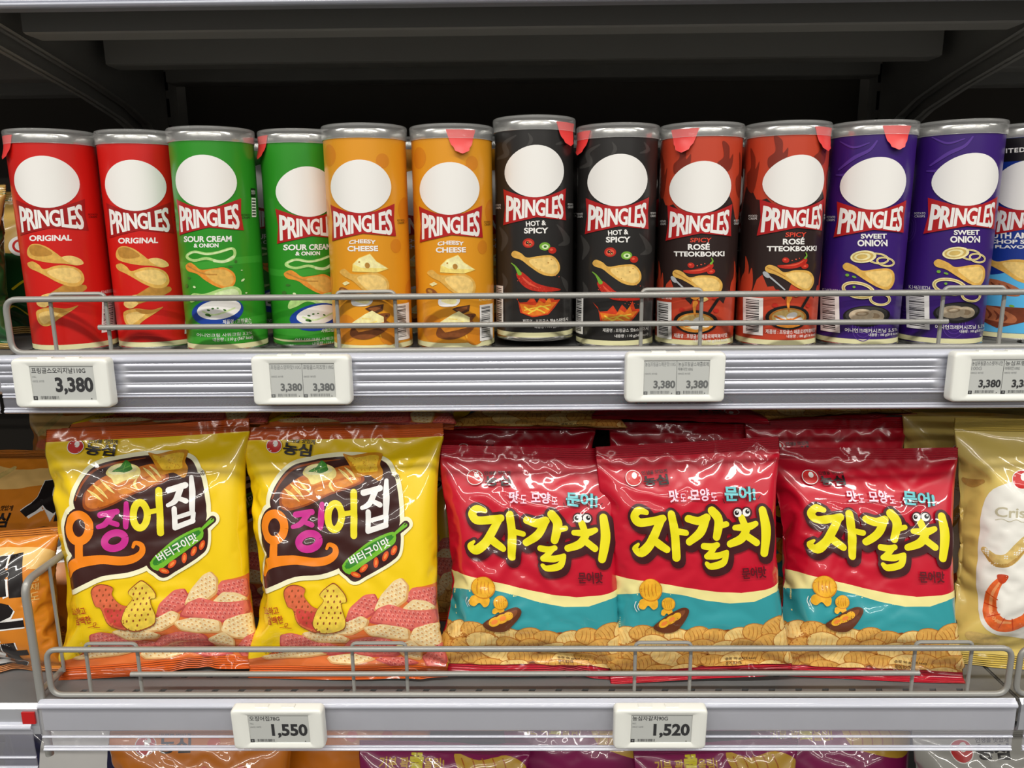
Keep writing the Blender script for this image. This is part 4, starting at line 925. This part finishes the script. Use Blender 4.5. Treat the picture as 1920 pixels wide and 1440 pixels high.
def art_squid(a):
    """yellow bag; coordinates of the crop of the second yellow bag"""
    a.part = 'printed_picture'
    a.poly([(-40,1420),(-40,1300),(100,1262),(190,1200),(300,1180),(430,1190),(540,1080),(620,1050),(700,960),(790,900),(840,960),(900,900),(1080,890),(1080,1420)], 'b_pile', smooth=False)
    pile = [([(535,1060),(560,1000),(640,935),(690,930),(705,965),(690,1020),(600,1066)], 0), ([(835,955),(880,900),(950,905),(1010,910),(1010,1000),(900,1005)], 0), ([(683,1005),(720,940),(790,870),(830,853),(862,890),(850,960),(770,1012),(700,1020)], 1),
            ([(818,1008),(880,958),(945,968),(1000,1010),(940,1030),(850,1025)], 1), ([(650,1065),(700,1000),(760,980),(850,1010),(1000,1015),(1010,1080),(850,1110),(760,1085)], 0), ([(185,1205),(200,1130),(250,1118),(310,1135),(420,1180),(545,1245),(430,1275),(300,1232)], 0),
            ([(463,1118),(520,1080),(620,1033),(655,1055),(640,1090),(560,1132),(490,1136)], 1), ([(618,1092),(720,1075),(850,1098),(850,1162),(720,1155),(650,1135)], 1), ([(300,1122),(430,1108),(545,1150),(525,1185),(380,1185)], 1),
            ([(540,1165),(650,1140),(765,1165),(780,1275),(600,1280),(480,1245)], 0), ([(843,1155),(870,1100),(950,1078),(1020,1090),(1010,1215),(900,1195)], 1), ([(768,1195),(860,1155),(905,1205),(885,1295),(790,1275)], 1), ([(888,1275),(960,1192),(1020,1190),(1010,1330),(930,1345)], 0),
            ([(75,1258),(200,1238),(330,1233),(415,1262),(300,1280),(100,1280)], 1), ([(400,1280),(540,1262),(660,1290),(560,1320),(430,1312)], 1), ([(640,1290),(800,1280),(880,1310),(760,1335)], 0)]
    for k, (p, c) in enumerate(pile): cracker(a, p, *(('b_cream', 'b_cream_d', 'b_cream_l') if c else ('b_pink', 'b_pink_d', 'b_pink_l')), step=24, rot=15+(k*37) % 50)
    back = [(150,540),(122,600),(132,700),(160,740),(108,790),(105,870),(128,908),(200,882),(300,845),(430,835),(525,805),(550,770),(640,700),(760,655),(835,595),(828,400),(795,372),(700,410),(640,440),(470,470),(420,520),(300,560),(260,520),(200,508)]
    pan = [(193,512),(198,450),(233,380),(300,310),(400,284),(540,266),(690,274),(768,300),(803,350),(818,420),(832,520),(836,600),(780,660),(600,760),(400,800),(250,650)]
    skillet = [(535,792),(572,842),(600,860),(650,835),(720,800),(780,765),(815,730),(826,650),(800,630),(700,668),(615,718)]
    a.stroke(pan, 46, 'b_halo', closed=True); a.stroke(back, 46, 'b_halo', closed=True); a.stroke(skillet, 56, 'b_halo', closed=True); a.stroke([(800,660),(870,598)], 66, 'b_halo', smooth=False)
    a.part = 'name_backing'; a.poly(pan, 'b_brown'); a.poly(back, 'b_brown', n=3); a.stroke(skillet, 26, 'b_brown', closed=True); a.poly(skillet, 'b_brown'); a.stroke([(800,655),(868,602)], [30, 36], 'b_brown', smooth=False)
    a.part = 'printed_picture'; a.stroke([(200,470),(240,390),(310,325),(420,297),(540,280)], [6,12,12,10,4], 'b_bread_d')
    loaf = [(236,494),(246,440),(290,398),(350,363),(430,346),(520,326),(590,314),(645,348),(668,392),(600,424),(500,454),(380,504),(290,528),(250,520)]
    a.poly(loaf, 'b_bread_d'); c = np.mean(loaf, 0); a.poly([tuple(c+(np.array(p)-c)*.93+np.array([-1, -5])) for p in loaf], 'b_bread'); a.poly([(275,450),(330,398),(430,366),(530,344),(590,340),(600,362),(500,388),(380,420),(300,462)], 'b_bread_h')
    a.poly([(420,425),(520,398),(610,372),(640,388),(560,425),(440,455)], 'b_bread_h')
    a.strokes([([(262,424),(296,450),(338,484)], [3,15,3]), ([(292,400),(326,430),(362,470)], [3,15,3]), ([(330,380),(368,420),(396,446)], [3,13,3]), ([(508,380),(494,410),(516,440)], [3,14,3]), ([(536,332),(572,362),(608,400)], [3,15,3]), ([(566,324),(600,352),(628,386)], [3,12,3])], 'b_butter')
    a.strokes([([(270,430),(300,455),(332,481)], [1,5,1]), ([(300,406),(330,434),(358,466)], [1,5,1]), ([(542,338),(576,366),(604,396)], [1,5,1])], 'b_bread_l')
    a.poly([(353,350),(378,315),(440,303),(500,318),(525,348),(512,378),(455,388),(402,405),(384,378)], 'b_butter'); a.poly([(362,342),(385,318),(440,308),(495,322),(500,345),(440,358),(385,356)], 'b_butter_l')
    a.poly([(383,342),(410,326),(425,318),(445,288),(470,305),(478,322),(482,338),(450,350),(420,346)], 'b_leaf'); a.strokes([([(395,338),(430,335),(470,318)], 4), ([(440,340),(448,300)], 3)], 'b_leaf_l')
    a.poly([(553,252),(600,262),(680,250),(752,254),(745,310),(762,350),(742,392),(690,366),(630,372),(600,330),(575,290)], 'b_toast'); a.poly([(575,268),(620,274),(690,264),(735,268),(730,315),(735,345),(690,350),(640,350),(612,318)], 'b_toast_l')
    rr = random.Random(2); a.ells([(rr.uniform(610, 725), rr.uniform(278, 342), 3, 2.4, 0) for _ in range(26)], 'b_toast', 6)
    ring = lambda cx, cy, rx, ry, rot=0: [(cx+rx*math.cos(t)*math.cos(R(rot))-ry*math.sin(t)*math.sin(R(rot)), cy+rx*math.cos(t)*math.sin(R(rot))+ry*math.sin(t)*math.cos(R(rot))) for t in np.linspace(0, 2*math.pi, 12, endpoint=False)]
    a.part = 'product_name'
    a.stroke(ring(207, 606, 52, 64, 8), 42, 'b_orange', closed=True); a.strokes([([(203,680),(198,760)], 40), ([(128,828),(150,795),(200,772),(300,764),(400,776),(465,768),(505,742),(508,708),(480,692),(466,712)], [44,52,52,44,42,38,32,26,20,14])], 'b_orange')
    a.strokes([([(318,548),(400,536)], 30), ([(380,545),(340,592),(302,606)], [30,28,20]), ([(348,580),(398,598)], [22,26]), ([(452,500),(446,560),(440,612)], [24,32,26])], 'b_magenta'); a.stroke(ring(380, 676, 52, 36, -14), 36, 'b_magenta', closed=True)
    a.stroke(ring(514, 560, 34, 62, 6), 34, 'b_lemon', closed=True); a.strokes([([(548,548),(600,542)], 26), ([(614,446),(610,550),(604,652)], [34,34,34])], 'b_lemon')
    a.strokes([([(662,448),(745,428)], 30), ([(722,440),(690,500),(652,520)], [30,28,20]), ([(700,486),(742,506)], [22,26]), ([(778,392),(776,470),(768,556)], [22,32,26]), ([(682,540),(676,632)], 26), ([(772,566),(766,606)], 24), ([(682,584),(768,562)], 22), ([(680,630),(768,604)], 26)], 'b_white')
    a.part = 'flavour_tag'; a.poly([(540,792),(572,836),(640,796),(760,722),(812,684),(802,636),(700,672),(620,722)], 'b_green', n=3); a.poly([(556,785),(575,808),(690,740),(795,672),(792,650),(700,685),(630,728)], 'b_green_d', n=3); a.stroke([(802,652),(866,604)], [12,20], 'b_green', smooth=False); a.ell(866, 600, 8, 3, 'b_brown', -40)
    a.text('버터구이맛', 566, 706, 790, 752, 'b_white', .02, rot=-25.5)
    for x, y, r_ in ((604,838,20), (646,808,-40), (708,782,-80), (758,752,-60), (803,724,-60)): a.ell(x, y, 26, 13, 'b_flame', r_); a.ell(x, y, 14, 6, 'b_flame_l', r_)
    a.part = 'printed_picture'
    for poly, m, md in (([(245,925),(262,895),(300,886),(347,905),(340,940),(375,985),(422,1008),(424,1060),(388,1112),(330,1094),(298,1060),(283,1000),(258,985)], 'b_sq_r', 'b_dot'), ([(423,932),(470,890),(500,883),(542,930),(548,967),(522,977),(538,1050),(522,1098),(430,1122),(378,1082),(400,1010),(440,962)], 'b_sq_y', 'b_dot')):
        c = np.mean(poly, 0); a.poly([tuple(c+(np.array(p)-c)*1.05) for p in poly], md, n=4); a.poly(poly, m, n=4)
        if m == 'b_sq_r': a.poly([(300,1000),(350,1010),(415,1020),(415,1055),(385,1100),(335,1085),(305,1055)], 'b_sq_rd')
        L = [(c[0]+(i+.5*(j % 2))*30, c[1]+j*26, 4.5, 7, 20) for i in range(-4, 5) for j in range(-5, 6)]; a.ells([q for q in L if inside(q[:2], [tuple(c+(np.array(p)-c)*.86) for p in poly])], 'b_dot', 8)
    a.part = 'label_text'; a.text('고소하고', 108, 992, 208, 1030, 'b_redtxt', .02, rot=-8); a.text('담백한', 146, 1034, 226, 1074, 'b_redtxt', .02, rot=-8); a.stroke([(205,1090),(240,1085),(250,1070),(235,1072),(238,1090),(265,1092)], 3, 'b_redtxt')
    a.text('중량 78 g(420 kcal)', 100, 1196, 232, 1212, 'b_brown', .01, rot=-2); a.text('오징어 5.4%, 버터 0.08%', 100, 1222, 290, 1240, 'b_brown', .01, rot=-3); a.text('®', 824, 364, 846, 386, 'b_brown', .01)
    brand_mark(a, 197, 208, 38, 245, 196, 392, 260, 262, 172, 408, 196, rot=6)
def art_octopus(a):
    """red bag; coordinates of the crop of the first red bag; the two cartoon figures are left out"""
    a.part = 'printed_picture'
    e1 = [(-20,790),(100,795),(180,800),(260,812),(380,838),(500,864),(620,886),(740,896),(860,884),(960,862),(1080,850)]
    a.poly(e1+[(1080,1400),(-20,1400)], 'j_cream', smooth=False)
    e2 = [(-20,900),(100,890),(160,878),(230,868),(330,870),(440,892),(560,925),(680,945),(800,940),(900,905),(1080,880)]
    a.poly(e2+[(1080,1400),(-20,1400)], 'j_teal', smooth=False)
    e3 = [(-20,1085),(60,1075),(120,1060),(165,1052),(220,1030),(290,1040),(380,1072),(480,1060),(560,1085),(660,1070),(740,1090),(820,1060),(900,1040),(1080,1030)]
    a.poly(e3+[(1080,1400),(-20,1400)], 'j_crev', smooth=False)
    rr = random.Random(11); spots = [(20,1110,80,48,-20),(130,1088,72,44,-25),(215,1066,62,36,-10),(300,1085,66,40,15),(400,1095,70,38,5),(500,1092,66,40,-10),(600,1108,74,42,10),(700,1105,66,40,-15),(800,1095,70,46,10),(890,1075,70,46,-30),(990,1065,70,50,-20),
            (60,1180,84,54,10),(170,1170,70,52,-35),(280,1140,92,60,12),(410,1160,76,50,30),(520,1160,76,48,0),(630,1180,80,52,-15),(740,1170,74,50,20),(850,1160,80,54,-20),(960,1150,76,56,10),
            (120,1248,76,46,15),(230,1235,72,46,-10),(345,1215,96,54,20),(470,1235,80,44,-5),(580,1255,70,40,10),(690,1250,80,46,-20),(800,1240,76,48,15),(910,1235,80,52,-10),(1000,1240,60,50,0),(20,1270,80,46,0),(300,1290,80,36,5),(420,1295,76,36,-5),(650,1300,76,36,0),(760,1300,70,36,8),(880,1300,80,40,-8)]
    for k, (x, y, rx, ry, ro) in enumerate(spots):
        m = ('j_chip', 'j_chip_l', 'j_chip')[k % 3]; a.ell(x, y, rx+4, ry+4, 'j_chip_d', ro, 20); a.ell(x-2, y-3, rx-3, ry-3, m, ro, 20)
        c, s = math.cos(R(ro)), math.sin(R(ro)); L = []
        for q in (-.6, -.3, 0, .3, .6):
            h = ry*.72*math.sqrt(1-q*q); L.append(([(x+q*rx*c+h*s, y+q*rx*s-h*c), (x+(q+.08)*rx*c, y+(q+.08)*rx*s), (x+q*rx*c-h*s, y+q*rx*s+h*c)], [1.5, 4, 1.5]))
        a.strokes(L, 'j_chip_d' if m == 'j_chip' else 'j_chip', n=3)
    def snack(cx, cy, r_):
        k = r_/55.
        a.poly([(cx-52*k,cy+40*k),(cx-68*k,cy+78*k),(cx-44*k,cy+92*k),(cx-20*k,cy+74*k),(cx+2*k,cy+94*k),(cx+26*k,cy+80*k),(cx+20*k,cy+44*k)], 'j_snack'); a.ell(cx, cy, r_*1.05, r_, 'j_snack_d'); a.ell(cx-1*k, cy-2*k, r_*.97, r_*.92, 'j_snack')
        a.strokes([([(cx+q*k, cy-30*k), (cx+(q-4)*k, cy), (cx+q*k, cy+30*k)], [2, 6*k, 2]) for q in (-28, -10, 8, 26)], 'j_snack_d', n=3)
    snack(283, 855, 55); snack(366, 928, 34)
    a.poly([(278,1035),(292,1055),(330,1070),(390,1066),(440,1020),(468,968),(440,950),(380,972),(310,1010)], 'j_bowl'); a.poly([(296,1032),(330,1005),(390,980),(445,962),(440,985),(400,1015),(340,1038)], 'j_bowl_l'); a.ells([(335,1022,30,20,-25),(372,1006,32,20,-25),(402,992,26,18,-25)], 'j_snack', 16); a.ells([(335,1022,18,10,-25),(376,1004,18,10,-25)], 'b_flame_l', 12)
    a.strokes([([(205,905),(196,930),(206,955)], 3), ([(216,915),(209,932),(216,948)], 3)], 'b_white')
    S = [([(300,484),(262,474),(238,498),(258,528),(310,528),(380,516)], [24,36,38,40,40,36]), ([(372,520),(330,590),(296,640),(252,672),(226,652),(244,632)], [38,44,46,44,30,14]), ([(318,610),(352,640),(385,664)], [38,40,34]), ([(424,500),(432,590),(428,704)], [38,44,40]), ([(440,580),(488,590)], [30,28]),
         ([(506,524),(556,538),(600,524)], [36,40,38]), ([(596,528),(562,590),(500,634)], [38,42,36]), ([(630,494),(658,540),(640,618)], [42,46,38]), ([(652,570),(696,560)], [30,26]), ([(570,658),(612,664),(640,656)], [30,34,28]), ([(628,664),(600,694),(580,708)], [26,28,24]), ([(582,708),(640,708),(684,692)], [28,32,22]), ([(682,700),(662,742),(600,756),(578,742)], [26,34,32,22]),
         ([(776,536),(786,566)], [34,34]), ([(736,580),(800,580),(842,566)], [26,36,26]), ([(800,580),(766,632),(704,656)], [34,42,34]), ([(786,616),(836,654)], [34,34]), ([(882,506),(888,600),(868,706)], [38,46,36])]
    a.part = 'name_backing'; a.strokes(S, 'j_brown', extra=36, dx=8, dy=16); a.strokes(S, 'j_brown', extra=28); a.ell(760, 512, 28, 28, 'j_brown'); a.ell(802, 512, 28, 28, 'j_brown')
    a.part = 'product_name'; a.strokes(S, 'j_lem'); a.ells([(758,511,20,20,0),(802,511,20,20,0)], 'b_white', 20); a.ells([(752,510,11,11,0),(808,508,11,11,0)], 'b_ink', 14); a.ells([(755,506,4,4,0),(811,504,4,4,0)], 'b_white', 8)
    a.part = 'label_text'; a.text('맛', 424, 388, 470, 444, 'j_pinkt', .035); a.text('도', 478, 406, 508, 444, 'j_pinkt', .01); a.text('모양', 530, 390, 626, 446, 'j_pinkt', .03); a.text('도', 632, 412, 662, 448, 'j_pinkt', .01)
    a.text('문어!', 702, 390, 858, 458, 'j_brown', .13, rot=4); a.text('문어!', 702, 390, 858, 458, 'j_tealt', .035, rot=4); a.text('문어맛', 752, 768, 870, 824, 'j_dark', .03, rot=-2)
    a.strokes([([(690,440),(696,460)], 4), ([(868,452),(880,438)], 4)], 'j_brown', smooth=False)
    a.text('중량 90 g(470 kcal)', 640, 1236, 800, 1256, 'b_brown', .012); a.text('문어 0.11%', 642, 1262, 720, 1280, 'b_brown', .012)
    brand_mark(a, 254, 322, 38, 304, 312, 430, 364, 300, 288, 430, 308, rot=-2)
def art_prawn(a):
    """pale gold bag at the right edge; coordinates of its crop, the bag's axis lying at x = 1390"""
    a.part = 'printed_picture'; a.poly([(1000,520),(1120,430),(1400,400),(1680,430),(1800,560),(1820,800),(1780,1100),(1650,1180),(1390,1200),(1120,1170),(1000,1060),(980,800)], 'c_white')
    a.stroke([(1010,760),(1060,800),(1120,790),(1180,720),(1230,690),(1390,680),(1560,720),(1700,800)], [30,56,60,60,56,60,60,30], 'c_tan'); a.stroke([(1010,780),(1060,822),(1125,812),(1190,742)], [8,16,16,8], 'c_tan_d'); a.stroke([(890,440),(930,455),(980,440)], [24,40,20], 'c_tan_d')
    a.ell(1060, 1200, 90, 34, 'c_tan', 10)
    P = [(1100,880),(1070,930),(1050,1000),(1060,1060),(1110,1105),(1170,1110),(1230,1070),(1240,1010)]
    a.stroke(P, [24,44,62,70,72,66,56,30], 'c_prawn'); a.stroke([(1090,900),(1062,960),(1052,1030),(1090,1085),(1160,1095)], [8,14,18,18,12], 'c_prawn_l'); a.strokes([([(1030,960),(1085,985)], 5), ([(1020,1020),(1085,1025)], 5), ([(1050,1080),(1100,1050)], 5), ([(1110,1125),(1125,1070)], 5), ([(1180,1130),(1165,1075)], 5)], 'c_prawn_d'); a.poly([(1090,905),(1075,870),(1122,865),(1112,900)], 'c_prawn_d')
    a.part = 'label_text'; a.text('Crispy', 1045, 548, 1265, 610, 'c_grey', .02); a.stroke([(1050,612),(1080,604),(1110,614),(1140,604),(1170,614),(1200,604)], 3, 'c_grey')
    brand_mark(a, 1165, 420, 44, 1225, 395, 1400, 470, 1225, 365, 1400, 388)
def art_shrimp(a):
    """orange bag, 1000 wide x 1060 high; tall brush lettering down the middle"""
    a.part = 'printed_picture'; a.poly([(40,90),(300,130),(600,110),(960,150),(960,260),(600,230),(300,260),(40,220)], 'o_pale'); a.stroke([(120,240),(200,180),(260,120)], [30,46,30], 'c_tan'); a.poly([(80,300),(170,270),(240,300),(160,330)], 'c_prawn')
    for k, ch in enumerate('새우깡'):
        b_ = (430, 175+k*290, 830, 455+k*290)
        a.part = 'name_backing'; a.text(ch, *b_, 'b_white', .10, rot=-4); a.part = 'product_name'; a.text(ch, *b_, 'b_ink', .045, rot=-4)
    a.part = 'label_text'; a.text('쌀', 836, 150, 930, 270, 'o_pale', .04, rot=4)
    for k, ch in enumerate('생재도'): a.text(ch, 866, 300+k*62, 912, 352+k*62, 'o_pale', .01)
    a.text('®', 850, 960, 890, 1000, 'o_brown')
    brand_mark(a, 140, 420, 54, 210, 390, 380, 470, 210, 350, 380, 380)
def art_seaweed(a):
    a.part = 'printed_picture'; a.poly([(0,60),(1000,60),(1000,430),(700,470),(300,420),(0,470)], 's_green', smooth=False); a.strokes([([(100,620),(180,560),(240,640)], 16), ([(300,800),(380,720),(420,820)], 14), ([(700,700),(800,640),(860,760)], 14), ([(600,900),(680,820),(760,900)], 14)], 'b_lemon')
    for x, y in ((860, 250), (760, 420)): a.ell(x, y, 66, 66, 'b_white'); a.stroke([(x+38*math.cos(t), y+38*math.sin(t)) for t in np.linspace(0, 6.28, 12, endpoint=False)], 14, 'b_logo', closed=True)
def art_row(kind):
    def f(a):
        if kind == 'amber':
            brand_mark(a, 200, 120, 52, 270, 85, 440, 165, 270, 60, 440, 80); a.part = 'printed_picture'
            for x, y in ((560, 110), (660, 150), (760, 100), (860, 160), (520, 260), (720, 260)): a.poly([(x, y-30), (x+36, y), (x+10, y+36), (x-34, y+14)], 'f_amber' if x % 40 else 'b_flame')
        else:
            a.part = 'printed_picture'; a.poly([(560,60),(700,100),(860,70),(980,140),(900,260),(700,230),(600,180)], 'm_gold'); a.strokes([([(600+i*60, 90), (620+i*60, 150), (610+i*60, 200)], 8) for i in range(5)], 'b_bread')
            a.part = 'label_text'; a.text('기분 꽉! 어울림!', 120, 90, 500, 160, 'm_gold', .03); a.text('꿀', 300, 60, 380, 150, 'b_lemon', .06)
    return f
def lin_conv(xt, yt, xb, yb, wpx):
    """crop coordinates -> (u, v) on the film: axis from (xt, yt) to (xb, yb), film width wpx"""
    def c(P):
        t = (P[:, 1]-yt)/(yb-yt); return np.stack([.5+(P[:, 0]-(xt+(xb-xt)*t))/wpx, 1-t], 1)
    return c
DESIGN = dict(squid=(art_squid, lin_conv(556, 112, 505, 1392, 1030), ('f_yellow', 's_orange', 's_orange')), octopus=(art_octopus, lin_conv(556, 160, 508, 1345, 955), ('f_red', 's_red', 's_red')),
    prawn=(art_prawn, lin_conv(1370, 130, 1410, 1370, 1010), ('f_gold', 's_gold', 's_gold')), shrimp=(art_shrimp, lin_conv(500, 0, 500, 1060, 1000), ('f_orange', 's_amber', 's_amber')), seaweed=(art_seaweed, lin_conv(500, 0, 500, 1060, 1000), ('f_green', 's_green', 's_green')),
    amber=(art_row('amber'), lin_conv(500, 0, 500, 1280, 1000), ('f_amber', 's_amber', 's_amber')), magenta=(art_row('magenta'), lin_conv(500, 0, 500, 1280, 1000), ('f_magenta', 's_magenta', 's_magenta')),
    grey=(lambda a: brand_mark(a, 260, 130, 60, 340, 95, 520, 175, 340, 65, 520, 90), lin_conv(500, 0, 500, 1280, 1000), ('f_grey', 's_grey', 's_grey')), navy=(lambda a: a.rects([(300, 120, 700, 400)], 'b_white'), lin_conv(500, 0, 500, 1280, 1000), ('f_navy', 's_grey', 's_grey')))
_BM = {}; _ITEMS = {}
def bag(key, design, loc, rot, label, group, name='snack_bag'):
    if (key, design) not in _BM:
        fn, conv, films = DESIGN[design]
        if design not in _ITEMS: a = Art(); fn(a); _ITEMS[design] = cut_art(a.items, conv)
        _BM[(key, design)] = (bag_meshes(key, films), bag_prints(key, _ITEMS[design]))
    films, prints = _BM[(key, design)]
    t = empty(name, loc, tuple(R(q) for q in rot)); tag(t, label, 'snack bag', group)
    fo = None
    for n, me in films:
        o = link(bpy.data.objects.new(n, me), t)
        if n == 'film': fo = o
    for n, me in prints: link(bpy.data.objects.new(n, me), fo)
    return t
ZB = Z_BAG+.0005
g1, g2, g3 = 'snack bags in the front row', 'snack bags in the rows behind', 'snack bags lying on top'
bag('y1', 'squid', (-.3545, .026, ZB+.003), (0, -2, 4), 'yellow squid snack bag at the left, beside the wire divider', g1)
bag('y2', 'squid', (-.1695, .018, ZB+.002), (0, -1.5, -2), 'yellow squid snack bag next to the red bags', g1)
bag('r1', 'octopus', (.0080, .022, ZB+.002), (0, 1.2, 0), 'red snack bag standing next to the yellow bag', g1)
bag('r2', 'octopus', (.1700, .016, ZB+.004), (0, -3.2, 2), 'middle one of the three red bags in front', g1)
bag('r3', 'octopus', (.3320, .018, ZB), (-3, 0, -3), 'red snack bag standing beside the pale gold bag', g1)
bag('c1', 'prawn', (.5120, .034, ZB), (0, 0, -6), 'pale gold prawn snack bag cut off by the right edge', g1)
bag('y1', 'squid', (-.3450, .135, ZB), (-7, 0, 0), 'yellow bag in the second row, behind the left yellow bag', g2)
bag('y2', 'squid', (-.1560, .132, ZB), (-5, 0, 0), 'yellow bag in the second row, behind the right yellow bag', g2)
bag('r3', 'octopus', (-.0080, .128, ZB), (4, 0, 0), 'red bag in the second row, behind the left red bag', g2)
bag('r1', 'octopus', (.1860, .124, ZB), (4, 0, -2), 'red bag in the second row, behind the middle red bag', g2)
bag('r2', 'octopus', (.3250, .128, ZB), (5, 0, 4), 'red bag in the second row, behind the right red bag', g2)
bag('c1', 'prawn', (.5000, .142, ZB), (4, 0, 6), 'pale gold bag in the second row, behind the front pale gold one', g2)

def lying(key, design, x, y, z, rz, label, flat=.6, roll=-80):
    o = bag(key, design, (x, y, z), (roll, 0, rz), label, g3); o.scale = (1, flat, 1); return o
lying('y1', 'squid', -.3500, .070, -.086, 3, 'yellow bag lying flat on top at the left, orange seal forward')
lying('y2', 'squid', -.1630, .066, -.088, -2, 'yellow bag lying flat on top in the middle, orange seal forward')
lying('r3', 'octopus', .0150, .085, -.094, -6, 'red bag lying flat above the left red bags, chip picture forward', .5)
lying('r2', 'octopus', .1720, .300, -.088, 176, 'red bag lying flat above the middle red bag, top seal forward', .5, -84)
lying('r1', 'octopus', .3200, .110, -.092, 8, 'red bag lying flat above the right red bag, chip picture forward', .5)
lying('c1', 'prawn', .5000, .105, -.088, -14, 'pale gold bag lying flat above the other pale gold bags', .5)
g4, g5, g6 = 'orange shrimp snack bags', 'gold and green bags in the left bay', 'snack bags on the lowest shelf'
ZL = Z_BAG-.0035
bag('o1', 'shrimp', (-.5370, .034, ZL), (0, 0, 3), 'orange shrimp snack bag in front at the far left, black brush lettering', g4)
bag('r1', 'shrimp', (-.5560, .085, ZL), (-27, 0, -2), 'orange shrimp snack bag leaning back behind the front orange one', g4)
bag('r2', 'shrimp', (-.5560, .270, ZL), (-3, 0, 0), 'orange shrimp snack bag furthest back in the dark left bay', g4)
bag('o1', 'seaweed', (-.5480, .046, .0005), (0, 0, 0), 'green bag with gold top at the far left, in front', g5)
bag('o1', 'seaweed', (-.5400, .130, .0005), (0, 0, 2), 'green bag with gold top at the far left, behind the front one', g5)
ZZ = Z_LOW+.0005
for i, (k, d, x, y, lab) in enumerate([('y1', 'navy', -.5000, .070, 'dark blue bag at the lower left corner, on the lowest shelf'), ('y1', 'amber', -.3420, .030, 'amber bag on the lowest shelf, left of the 1,550 price tag'), ('y2', 'amber', -.1980, .085, 'amber bag on the lowest shelf, below the 1,550 price tag'),
        ('r1', 'magenta', -.0850, .028, 'purple bag on the lowest shelf, next to the amber bag'), ('r2', 'magenta', .0620, .080, 'purple bag on the lowest shelf, left of the 1,520 price tag'), ('r3', 'magenta', .2080, .026, 'purple bag on the lowest shelf, below the 1,520 price tag'),
        ('r1', 'magenta', .3460, .076, 'purple bag on the lowest shelf, beside the grey bag'), ('c1', 'grey', .5000, .030, 'grey bag at the lower right corner, on the lowest shelf')]):
    bag(k, d, (x, y, ZZ), (0, 0, (i*7) % 9-4), lab, g6)
bpy.data.scenes.remove(_tsc)
